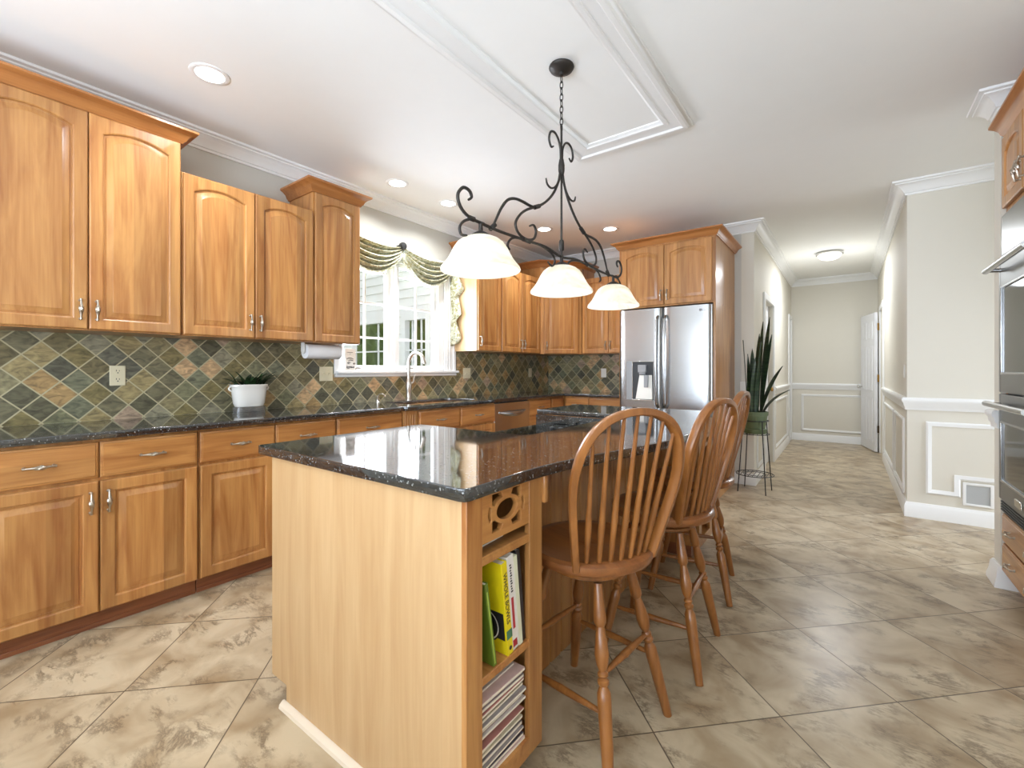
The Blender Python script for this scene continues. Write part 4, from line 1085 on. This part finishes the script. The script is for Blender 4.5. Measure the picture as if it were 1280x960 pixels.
# ------------------------------------------------------------------ bar stools
def stool(label, cx, cy, a_legs, a_seat):
    t = thing('bar_stool', label, 'bar stool', (cx, cy, 0), a_legs, 'windsor bar stools')
    da = a_seat - a_legs; ca, sa = math.cos(da), math.sin(da)
    R_ = lambda n, l, z: (n * ca - l * sa, n * sa + l * ca, z)      # n = towards the back, l = sideways
    # seat
    mb = MB(); loops = []
    for r, z in ((.0, .566), (.12, .566), (.185, .570), (.207, .578), (.215, .592), (.213, .606), (.200, .614), (.17, .609), (.11, .602), (.0, .600)):
        r = max(r, .002)
        loops.append([R_(r * math.cos(2 * PI * k / 40) * (1.0), r * 1.02 * math.sin(2 * PI * k / 40), z + (.004 * math.cos(4 * PI * k / 40) if z > .598 and r < .2 else 0)) for k in range(40)])
    mb.loft(loops).build('seat', M['stool_seat'], t)
    MB().lathe([(.0, .548), (.10, .548), (.105, .552), (.105, .5662), (0, .5662)], 24).build('swivel_plate', M['black'], t)
    MB().lathe([(.0, .530), (.132, .530), (.140, .535), (.140, .545), (.132, .549), (0, .549)], 32).build('leg_block', M['stool'], t)
    # legs
    prof = [(.014, 0), (.0155, .05), (.020, .17), (.0195, .205), (.0125, .225), (.014, .235), (.019, .30), (.0225, .36), (.019, .41), (.0115, .445), (.0165, .455), (.0165, .468), (.0115, .477), (.018, .488), (.018, .505), (.0125, .517), (.0205, .55), (.0215, .60), (.019, .80), (.015, 1.0)]
    top, bot = .098, .196
    cs = [(1, -1), (1, 1), (-1, 1), (-1, -1)]
    P = lambda i, z: Vector((cs[i][0] * (top + (bot - top) * (.53 - z) / .53), cs[i][1] * (top + (bot - top) * (.53 - z) / .53), z))
    for i in range(4): MB().axis_lathe(P(i, .53), P(i, 0.0), prof, 16).build('leg', M['stool'], t)
    sp = [(.006, 0), (.008, .08), (.011, .35), (.0125, .5), (.011, .65), (.008, .92), (.006, 1)]
    for i, j, z in ((0, 1, .285), (2, 3, .285), (3, 0, .185), (1, 2, .215)): MB().axis_lathe(P(i, z), P(j, z), sp, 10).build('stretcher', M['stool'], t)
    # bow
    half = [(.143, .596), (.156, .66), (.172, .74), (.186, .82), (.190, .89), (.178, .96), (.150, 1.015), (.108, 1.052), (.055, 1.072), (0, 1.078)]
    lean = lambda z: .150 + (z - .6) * .24
    full = half + [(-l, z) for l, z in reversed(half[:-1])]
    path = smooth_path([R_(lean(z), l, z) for l, z in full], 4)
    sec = [(math.copysign(abs(math.cos(q)) ** .45, math.cos(q)), math.copysign(abs(math.sin(q)) ** .45, math.sin(q)) * .72) for q in [2 * PI * k / 12 for k in range(12)]]
    mb = MB(); mb.tube(path, .0165, sec=sec); mb.build('bow', M['stool'], t)
    # spindles
    for k in range(-3, 4):
        lb = .036 * k; lt = .049 * k
        # height of the bow at this sideways place
        zt = 1.07
        for (l0, z0), (l1, z1) in zip(half[4:-1], half[5:]):
            if l1 <= abs(lt) <= l0: zt = z1 + (z0 - z1) * (abs(lt) - l1) / (l0 - l1)
        bn = .150 + .028 * (1 - (k / 3.2) ** 2)
        MB().axis_lathe(R_(bn, lb, .60), R_(lean(zt - .01), lt, zt - .01), [(.0065, 0), (.0085, .12), (.0105, .3), (.0085, .5), (.0065, .8), (.0055, 1)], 10).build('spindle', M['stool'], t)
    return t


stool('nearest oak windsor bar stool, next to the island bookcase', -.715, 1.405, math.radians(-6), math.radians(-30))
stool('middle oak windsor bar stool of the three at the island', -.655, 1.985, math.radians(3), math.radians(-11))
stool('farthest oak windsor bar stool, nearest the plant stand', -.70, 2.655, math.radians(9), math.radians(-2))

# ------------------------------------------------------------------ pendant
PX, PY = -1.16, 1.98
pd = thing('pendant_light', 'wrought iron scroll pendant with three glass shades over the island', 'pendant light', (PX, PY, H - .001))


def S(pts): return [(0, s, z - H) for s, z in pts]


MB().lathe([(0.062, 0), (.064, -.006), (.058, -.016), (.03, -.026), (.012, -.03), (.010, -.045), (0.0, -.046)], 24).build('canopy', M['iron'], pd)
ch = MB(); z = H - .045; k = 0
while z > 2.44:
    lk = [(.0085 * math.cos(2 * PI * i / 12), 0, .02 * math.sin(2 * PI * i / 12)) for i in range(12)]
    ch.tube([((p[0] if k % 2 else 0), (0 if k % 2 else p[0]), z - H - .018 + p[2]) for p in lk], .0026, 6, closed=True)
    z -= .031; k += 1
ch.build('chain', M['iron'], pd)
MB().tube(S([(0, 2.44), (0, 1.775)]), .0055, 8).lathe([(.010, -.0), (.013, -.01), (.013, -.05), (.009, -.055)], 12, (0, 0, 1.86 - H)).lathe([(.012, 0), (.016, .02), (.016, .05), (.011, .08)], 12, (0, 0, 2.19 - H)).build('stem', M['iron'], pd)


def scroll(name, pts, r=.0065, parent=pd, k=6, sgn=1):
    pth = smooth_path(S([(sgn * s, z) for s, z in pts]), k); n = len(pth)
    R = [r * (1.0 if i < n * .8 else 1.0 - .35 * (i - n * .8) / (n * .2)) for i in range(n)]
    return MB().tube(pth, R, 8).build(name, M['iron'], parent)


MB().tube(smooth_path(S([(-.63, 1.782), (-.5, 1.779), (-.31, 1.786), (-.15, 1.792), (0, 1.775), (.15, 1.792), (.31, 1.786), (.5, 1.779), (.63, 1.782)]), 5), .0065, 8).build('crossbar', M['iron'], pd)
for sg in (-1, 1):
    arm = scroll('scroll_arm', [(.008, 2.32), (.006, 2.237), (.018, 2.171), (.071, 2.082), (.144, 2.013), (.22, 1.967), (.27, 1.952), (.341, 1.953), (.40, 1.948), (.452, 1.926), (.495, 1.88), (.53, 1.824), (.555, 1.784)], sgn=sg)
    scroll('scroll', [(.004, 2.22), (.006, 2.30), (.028, 2.355), (.066, 2.378), (.104, 2.365), (.118, 2.325), (.10, 2.295), (.078, 2.305)], .0055, arm, sgn=sg)
    scroll('scroll', [(.012, 2.215), (.03, 2.15), (.062, 2.11), (.10, 2.092), (.135, 2.10), (.146, 2.125)], .005, arm, sgn=sg)
    scroll('scroll', [(.22, 1.967), (.31, 1.925), (.365, 1.885), (.395, 1.84), (.372, 1.804), (.31, 1.792), (.253, 1.807), (.233, 1.845), (.253, 1.87), (.286, 1.858)], .006, arm, sgn=sg)
    scroll('scroll', [(.61, 1.783), (.682, 1.785), (.728, 1.80), (.754, 1.828), (.756, 1.86), (.728, 1.89), (.694, 1.888), (.682, 1.868), (.70, 1.852)], .0065, arm, sgn=sg)
    scroll('scroll', [(.682, 1.785), (.726, 1.763), (.748, 1.735), (.739, 1.71), (.709, 1.714)], .0055, arm, sgn=sg)
    scroll('scroll', [(.31, 1.787), (.40, 1.778), (.44, 1.755), (.452, 1.73), (.436, 1.718)], .0055, arm, sgn=sg)
    scroll('scroll', [(.31, 1.787), (.18, 1.789), (.09, 1.77), (.064, 1.738), (.092, 1.712), (.13, 1.725)], .0055, arm, sgn=sg)
    for (s_, z_, ds_, dz_) in ((.31, 1.787, .028, 0), (.682, 1.785, .014, 0), (.225, 1.964, .02, -.009), (.553, 1.786, .014, -.012)):
        MB().tube(S([(sg * (s_ - ds_), z_ - dz_), (sg * (s_ + ds_), z_ + dz_)]), .0105, 8).build('collar', M['iron'], arm)
po = [(.040, 1.726), (.055, 1.724), (.074, 1.716), (.093, 1.701), (.108, 1.679), (.120, 1.655), (.132, 1.634), (.145, 1.617), (.155, 1.606), (.1585, 1.597), (.157, 1.592)]
prof = po + [(r - .004, z + (.003 if k == 0 else -.003)) for k, (r, z) in enumerate(reversed(po))]
for s_ in (-.628, 0, .63):
    so = MB().lathe([(r, z - 1.7) for r, z in prof], 40, cap=False).build('shade', M['shade'], pd, (0, s_, 1.7 - H))
    MB().lathe([(.0, .085), (.008, .085), (.009, .050), (.018, .046), (.036, .036), (.044, .026), (.02, .022), (.018, .0), (0, -.002)], 20).build('socket', M['iron'], so)
    MB().lathe([(.0, -.105), (.014, -.102), (.026, -.092), (.031, -.076), (.029, -.058), (.02, -.036), (.014, -.015), (0, -.012)], 20).build('bulb', M['bulb'], so)
    l = bpy.data.lights.new('bulb_light', 'POINT'); l.energy = 2.6; l.color = (1, .96, .9); l.shadow_soft_size = .035
    lo_ = bpy.data.objects.new('bulb_light', l); C.objects.link(lo_); lo_.location = (PX, PY + s_, 1.585)

# recessed lights and the hall dome
names = ['recessed ceiling light above the tall cabinets at far left', 'recessed ceiling light above the window, left of the pair', 'recessed ceiling light above the window, right of the pair', 'recessed ceiling light above the diagonal corner cabinet', 'recessed ceiling light just left of the fridge cabinet']
for (x, y), nm in zip([(-2.66, .94), (-2.97, 2.41), (-2.95, 2.98), (-2.65, 4.155), (-2.07, 4.575)], names):
    t = thing('recessed_light', nm, 'ceiling light', (x, y, H), 0, 'recessed lights')
    MB().lathe([(.066, -.001), (.066, -.004), (.082, -.006), (.09, -.003), (.091, 0)], 32, cap=False).build('trim_ring', M['trim'], t)
    MB().lathe([(.068, -.0035), (.03, -.0045), (0.0005, -.005)], 32, cap=False).build('lens', M['led'], t)
    area('recessed_lamp', (x, y, H - .012), (0, 0, 0), .12, .12, 2.5 if x > -2.3 else 7.5, (.95, .96, .98), disk=True).data.spread = 2.4
t = thing('hall_light', 'frosted dome ceiling light in the hallway', 'ceiling light', (-.177, 7.2, H))
MB().lathe([(.14, 0), (.15, -.012), (.15, -.03), (.135, -.034)], 32).build('base', M['chrome'], t)
MB().lathe([(.132, -.034), (.12, -.06), (.09, -.085), (.04, -.10), (0.0, -.103)], 32).build('dome', M['dome'], t)
l = bpy.data.lights.new('hall_lamp', 'POINT'); l.energy = 4; l.color = (.9, .96, 1.04); l.shadow_soft_size = .14
lo_ = bpy.data.objects.new('hall_lamp', l); C.objects.link(lo_); lo_.location = (-.177, 7.2, 2.25)

area('hall_downlight', (-.177, 7.2, 2.62), (0, 0, 0), .26, .26, 20, (.92, .96, 1.02), disk=True)

# ------------------------------------------------------------------ valance
va = thing('valance', 'green patterned swag valance with jabot hung over the window', 'curtain', (XW, 2.8, 2.36))


def swag(ya, yb, za, zb, s0, s1, out):
    mb = MB(); nu, nv = 28, 40; g = []
    for j in range(nv + 1):
        v = j / nv; row = []
        sag = s0 + (s1 - s0) * v
        for i in range(nu + 1):
            u = i / nu; e = 4 * u * (1 - u)
            y = ya + (yb - ya) * u; z = za + (zb - za) * u - sag * (1 - abs(2 * u - 1) ** 2.1)
            z -= .10 * v * (1 - e) * .9
            fold = math.sin(v * 2 * PI * 5.5 + .6)
            x = out + (.012 + .020 * e) * fold + .04 * e * (1 - v)
            y += .012 * fold * (1 - e)
            row.append((x, y - 2.8, z - 2.36))
        g.append(row)
    return mb.loft(g, False, False, False)


swag(2.02, 2.745, 2.40, 2.345, .07, .33, .06).build('swag', M['fabric'], va, solid=.003)
swag(2.745, 3.45, 2.345, 2.38, .09, .34, .06).build('swag', M['fabric'], va, solid=.003)


def jabot(y0, wid, ztop, length, reach, sg):
    """cascade: ruffled outer edge that steps in and out on the way down"""
    mb = MB(); n, m = 40, 10; rows = []
    for k in range(n + 1):
        q = k / n; z = ztop - length * q
        tri = 1 - abs(((q * 3.6 + .25) % 1.0) * 2 - 1)
        ex = .035 + reach * (.35 + .65 * tri) * (1 - .45 * q)
        row = []
        for i in range(m + 1):
            p = i / m
            x = .012 + ex * p
            y = y0 + wid * (1 - .5 * q) * math.sin(p * 2 * PI * 1.5 + q * 2 * PI * 1.8) * .5 + sg * .02 * p
            zz = z - .06 * p * tri + .05 * p
            row.append((x, y - 2.8, zz - 2.36))
        rows.append(row)
    return mb.loft(rows, False, False, False)


jabot(3.44, .055, 2.37, .92, .15, 1).build('jabot', M['fabric'], va, solid=.003)
jabot(2.15, .055, 2.37, .55, .13, -1).build('jabot', M['fabric'], va, solid=.003)
MB().lathe([(.0, .10), (.03, .098), (.036, .085), (.034, .06), (.022, .05), (.018, 0), (0, 0)], 20).build('rosette', M['black'], va, (0.0, -.055, -.01), (0, PI / 2, 0))

# ------------------------------------------------------------------ small things on the worktop and walls
pt = thing('paper_towel_holder', 'white paper towel roll hung under the narrow cabinet', 'paper towels', (-3.16, 1.86, 1.398))
MB().axis_lathe((0, -.135, -.062), (0, .135, -.062), [(.018, 0), (.052, 0.0), (.053, .02), (.053, .98), (.052, 1), (.018, 1)], 28).build('roll', M['paper'], pt)
for sy in (-1, 1):
    MB().loft([[(-.02, sy * .15 - .004, 0), (.02, sy * .15 - .004, 0), (.024, sy * .15 - .004, -.062), (.012, sy * .15 - .004, -.08), (-.012, sy * .15 - .004, -.08), (-.024, sy * .15 - .004, -.062)], [(-.02, sy * .15 + .004, 0), (.02, sy * .15 + .004, 0), (.024, sy * .15 + .004, -.062), (.012, sy * .15 + .004, -.08), (-.012, sy * .15 + .004, -.08), (-.024, sy * .15 + .004, -.062)]]).build('arm', M['white_plate'], pt, bevel=.002)
MB().axis_lathe((0, -.15, -.062), (0, .15, -.062), [(.012, 0), (.012, 1)]).build('rod', M['white_plate'], pt)

fa = thing('kitchen_faucet', 'brushed nickel gooseneck faucet behind the sink', 'faucet', (-3.29, 2.80, .917))
MB().lathe([(.030, 0), (.030, .008), (.025, .016), (.023, .06), (.027, .09), (.031, .13), (.027, .17), (.017, .20), (0, .20)], 20).build('body', M['nickel'], fa)
pth = smooth_path([(0, 0, .18), (0, 0, .30), (.008, .004, .38), (.045, .012, .43), (.10, .024, .440), (.145, .034, .415), (.162, .038, .375)], 6)
MB().tube(pth, .0155, 12).build('spout', M['nickel'], fa)
MB().axis_lathe((.155, .036, .40), (.172, .040, .335), [(.014, 0), (.017, .25), (.019, .8), (.016, 1)], 14).build('spray_head', M['nickel'], fa)
MB().tube([(0, .02, .15), (.01, .05, .17), (.015, .062, .25)], [.011, .009, .006], 10).build('lever', M['nickel'], fa)
sd = thing('soap_dispenser', 'small brushed nickel soap pump left of the faucet', 'soap dispenser', (-3.27, 2.44, .917))
MB().lathe([(.020, 0), (.020, .006), (.013, .012), (.011, .04), (.015, .048), (.015, .058), (0, .060)], 16).build('body', M['nickel'], sd)
MB().tube(smooth_path([(0, 0, .055), (.02, .004, .072), (.06, .012, .072), (.082, .016, .055)], 4), .006, 10).build('spout', M['nickel'], sd)

# planter
pl = thing('planter', 'white ceramic planter with dark succulents on a clear tray', 'planter', (-3.255, 1.385, .917))


def oval(a, b_, z, n=40, p=2.8):
    o = []
    for k in range(n):
        q = 2 * PI * k / n; c, s_ = math.cos(q), math.sin(q)
        o.append((b_ * math.copysign(abs(c) ** (2 / p), c), a * math.copysign(abs(s_) ** (2 / p), s_), z))
    return o


MB().loft([oval(.090, .048, .0), oval(.098, .056, .0), oval(.098, .056, .036), oval(.092, .05, .036), oval(.09, .048, .008)]).build('tray', M['clear'], pl)
MB().loft([oval(.070, .036, .0365), oval(.086, .046, .038), oval(.096, .052, .06), oval(.106, .060, .14), oval(.108, .062, .165), oval(.116, .066, .172), oval(.116, .066, .186), oval(.104, .058, .186), oval(.098, .054, .165), oval(.092, .05, .16)]).build('pot', M['ceramic'], pl)
for sy in (-1, 1):
    MB().tube([(0, sy * (.110 + .016 * math.sin(PI * k / 8)), .176 - .034 * k / 8) for k in range(9)], .0055, 8).build('handle', M['ceramic'], pl)
MB().loft([oval(.094, .052, .158), oval(.094, .052, .170)]).build('soil', M['soil'], pl)


def blade(L, w, thick, curve, twist=0.0, n=8):
    """leaf along +z bending to +x"""
    mb = MB(); loops = []
    for k in range(n + 1):
        s_ = k / n; wd = w * (math.sin(PI * min(1, .18 + .82 * s_)) ** .7 if s_ < 1 else 0) + .0006
        x = curve * L * s_ * s_; z = L * (s_ - .18 * curve * s_ * s_)
        a = twist * s_; c, q = math.cos(a), math.sin(a)
        loops.append([(x + dx * c - dy * q, dx * q + dy * c, z) for dx, dy in ((thick * .2, -wd), (thick, 0), (thick * .2, wd), (-thick * .4, 0))])
    return mb.loft(loops)


rp = random.Random(5)
for i in range(46):
    a = rp.uniform(0, 2 * PI); y = rp.uniform(-.085, .085); x = rp.uniform(-.03, .03)
    a = math.atan2(y * 3 + rp.uniform(-.08, .08), x * 3 + rp.uniform(-.08, .08))
    blade(rp.uniform(.07, .14), rp.uniform(.009, .015), .004, rp.uniform(.3, 1.2)).build('leaf', M['leaf_dark'], pl, (x, y, .166), (0, rp.uniform(0, .45), a))
# outlets and switches


def plate(label, loc, rz, wd, kind, mat, nm='wall_outlet', cat='outlet'):
    t = thing(nm, label, cat, loc, rz)
    MB().box(-wd / 2, wd / 2, -.006, 0, -.0575, .0575).build('cover_plate', M[mat], t, bevel=.003)
    if kind == 'outlet':
        for z in (-.024, .024):
            so = MB().lathe([(.0165, 0), (.0165, .002), (0, .002)], 20, sy=1.15).build('socket', M[mat], t, (0, -.006, z), (PI / 2, 0, 0))
            s2 = MB().box(-.008, -.005, -.0006, 0, 0, .009).box(.005, .008, -.0006, 0, .0, .007).box(-.0025, .0025, -.0006, 0, -.011, -.005)
            s2.build('slots', M['plastic_dark'], so, (0, 0, .002), (-PI / 2, 0, 0))
    elif kind == 'rocker':
        MB().box(-.017, .017, -.009, -.005, -.033, .033).build('rocker', M[mat], t, bevel=.002)
    else:
        for x in (-.023, .023):
            MB().box(-.0055, .0055, -.007, 0, -.012, .012).box(-.003, .003, -.018, -.006, .0, .010).build('toggle', M[mat], t, (x, -.006 + .002, 0), bevel=.001)


plate('almond duplex outlet in the slate left of the planter', (XW + .010, .722, 1.168), A90, .072, 'outlet', 'almond')
plate('almond double switch plate left of the window', (XW + .010, 2.015, 1.168), A90, .115, 'switch', 'almond', 'light_switch', 'switch')
plate('almond double plate right of the window', (XW + .010, 3.69, 1.165), A90, .118, 'switch', 'almond', 'light_switch', 'switch')
plate('pale single outlet in the slate near the far corner', (XW + .010, 4.93, 1.165), A90, .072, 'rocker', 'almond')
plate('white single outlet on the back wall slate', (-2.525, YB - .010, 1.162), 0, .072, 'rocker', 'white_plate')
plate('small white outlet low behind the farthest stool', (-.865, YF, 1.02), 0, .072, 'rocker', 'white_plate')
plate('white switch on the right hallway wall corner', (XHR, 5.08, 1.19), -A90, .072, 'rocker', 'white_plate', 'light_switch', 'switch')
# small plaque on the sill
pq = thing('window_plaque', 'small white plaque with black scroll drawing on the window sill', 'plaque', (XW + .028, 2.225, WZ0 + .004), A90)
MB().box(-.048, .048, -.006, .004, 0, .185).build('board', M['ceramic'], pq, bevel=.002)
dr = MB()
for i, (cx, cz, r, a0, a1) in enumerate([(-.006, .09, .034, 20, 165), (.0, .075, .03, 30, 140), (-.012, .045, .028, 200, 330), (.012, .04, .022, 190, 340), (-.016, .065, .012, 0, 300), (.018, .02, .018, 30, 160), (-.02, .03, .018, 150, 320), (.034, .06, .008, 0, 320)]):
    pts = [(cx + r * math.cos(math.radians(a0 + (a1 - a0) * k / 14)), -.0062, cz + .5 * r * math.sin(math.radians(a0 + (a1 - a0) * k / 14))) for k in range(15)]
    dr.tube(pts, [.0014 + .0016 * math.sin(PI * k / 14) for k in range(15)], 6)
dr.box(-.034, .02, -.0066, -.0058, .152, .156).box(-.010, .0, -.0066, -.0058, .138, .141)
dr.build('scroll_drawing', M['black'], pq)

# ------------------------------------------------------------------ plant stand with snake plant
st = thing('plant_stand', 'black wire plant stand at the hallway corner', 'plant stand', (-.73, 5.02, 0))
for k in range(4):
    a = math.radians(40 + 90 * k); c, s_ = math.cos(a), math.sin(a)
    MB().tube([(.175 * c, .175 * s_, 0), (.128 * c, .128 * s_, .57), (.120 * c, .120 * s_, .70)], .005, 8).build('leg', M['black'], st)
ring = lambda r, z, n=32: [(r * math.cos(2 * PI * k / n), r * math.sin(2 * PI * k / n), z) for k in range(n)]
MB().tube(ring(.121, .70), .005, 8, closed=True).build('ring', M['black'], st)
rk = MB().tube(ring(.128, .57), .004, 8, closed=True)
for k in range(-3, 4): h_ = math.sqrt(.128 ** 2 - (.034 * k) ** 2); rk.tube([(.034 * k, -h_, .57), (.034 * k, h_, .57)], .003, 6)
rk.build('top_rack', M['black'], st)
rk = MB().tube(ring(.167, .17), .004, 8, closed=True).tube(ring(.10, .17), .003, 8, closed=True)
for k in range(-4, 5): h_ = math.sqrt(.167 ** 2 - (.037 * k) ** 2); rk.tube([(.037 * k, -h_, .17), (.037 * k, h_, .17)], .003, 6)
rk.build('lower_shelf', M['black'], st)
sp_ = thing('snake_plant', 'tall snake plant in a sage green pot on the wire stand', 'potted plant', (-.73, 5.02, .5745))
MB().lathe([(0, 0), (.098, 0), (.105, .008), (.106, .045), (.092, .05), (.094, .06), (.110, .165), (.112, .178), (.118, .18), (.120, .215), (.112, .216), (.104, .19), (0.0, .188)], 32).build('pot', M['pot_green'], sp_)
MB().lathe([(0, .188), (.104, .189), (.10, .196), (0, .199)], 24).build('soil', M['soil'], sp_)
rs = random.Random(9)
for (x, y, L, w, cv, a, tl, tw) in [(-.06, .0, .74, .034, .01, 3.0, .05, .5), (-.03, -.03, .60, .038, .03, 2.4, .04, .4), (.0, .02, .80, .040, .02, .5, .03, .5), (.02, -.01, .92, .036, .03, .4, .03, .6), (.045, .03, .97, .036, .04, .5, .05, .5), (.0, -.05, .56, .038, .03, -1.2, .05, .4), (-.02, .05, .66, .036, .03, 1.9, .05, .3), (.055, -.02, .52, .038, .22, .4, .16, .4), (.065, .0, .34, .030, .45, .5, .35, .2), (.02, -.04, .72, .038, .03, -.6, .04, .5), (.05, .01, .80, .034, .06, .5, .07, .5)]:
    blade(L, w, .006, cv, tw, 12).build('leaf', M['snake'], sp_, (x, y, .19), (0, tl, a))

# ------------------------------------------------------------------ oven wall
OX, OY = .705, 3.604
OWd = .76
oc = cabinet('oven_cabinet', 'tall oak oven cabinet with crown at the right edge of the photo', 'cabinet', (OX, OY), -A90, OWd, XO - OX - .002, .085, 2.485,
             [('door', .012, .377, 2.085, 2.47, 'Rb', .034), ('door', .383, .748, 2.085, 2.47, 'Lb', .034), ('drawer', .012, .748, .262, .415, None), ('drawer', .012, .748, .095, .25, None)],
             None, {'z': (2.481, 2.55), 'R': 1}, body=False)
MB().box(0.0005, OWd, 0, .65, .085, .425).box(0.0005, OWd, 0, .65, 2.045, 2.485).box(0.0005, .03, 0, .65, .425, 2.045).box(OWd - .03, OWd, 0, .65, .425, 2.045).box(.03, OWd - .03, .62, .65, .425, 2.045).build('body', M['wood'], oc, bevel=.001)
MB().box(.004, OWd, .05, .08, 0, .085).build('toe_kick', M['wood_dark'], oc)
for o in [q for q in oc.children if q.name.startswith('drawer')]:
    for hx in (.20, .536): link('handle', handle_mesh(), o, (hx, -.0195, .085), (0, PI / 2, 0))
ov = thing('wall_oven', 'stainless double wall oven with tubular handles', 'oven', (OX, OY, 0), -A90)
MB().box(.034, OWd - .034, .0, .60, .43, 2.04).build('body', M['plastic_dark'], ov)
MB().box(.020, OWd - .020, -.022, -.001, 1.82, 2.04).build('control_panel', M['steel_dark'], ov, bevel=.003)
for z0, z1 in ((1.08, 1.80), (.50, 1.07)):
    dm = MB()
    a0, a1 = .055, OWd - .055; w0, w1 = z0 + .10, z1 - .15
    for (x0, x1, p, q) in ((.020, a0, z0, z1), (a1, OWd - .020, z0, z1), (a0, a1, z0, w0), (a0, a1, w1, z1)): dm.box(x0, x1, -.032, -.001, p, q)
    do = dm.build('door', M['steel_dark'], ov, bevel=.003)
    MB().box(a0, a1, -.026, -.004, w0, w1).build('window', M['glass_dark'], do)
    fm = MB()
    for (x0, x1, p, q) in ((a0 - .004, a0 + .008, w0, w1), (a1 - .008, a1 + .004, w0, w1), (a0, a1, w0 - .004, w0 + .008), (a0, a1, w1 - .008, w1 + .004)): fm.box(x0, x1, -.034, -.025, p, q)
    fm.build('window_trim', M['steel'], do, bevel=.002)
    zh = z1 - .055
    h_ = MB().tube([(.03, -.085, zh), (OWd - .03, -.085, zh)], .015, 14)
    for x in (.06, OWd - .06): h_.tube([(x, -.03, zh - .004), (x, -.085, zh)], .011, 10)
    h_.build('handle', M['steel'], do)
MB().box(.33, .43, -.038, -.03, .525, .565).build('emblem', M['chrome'], ov, bevel=.012)
tv = MB().box(.020, OWd - .020, -.02, -.001, .43, .495)
for k in range(4): tv.box(.022, OWd - .022, -.026, -.018, .436 + k * .014, .443 + k * .014)
tv.build('vent_trim', M['plastic_dark'], ov)
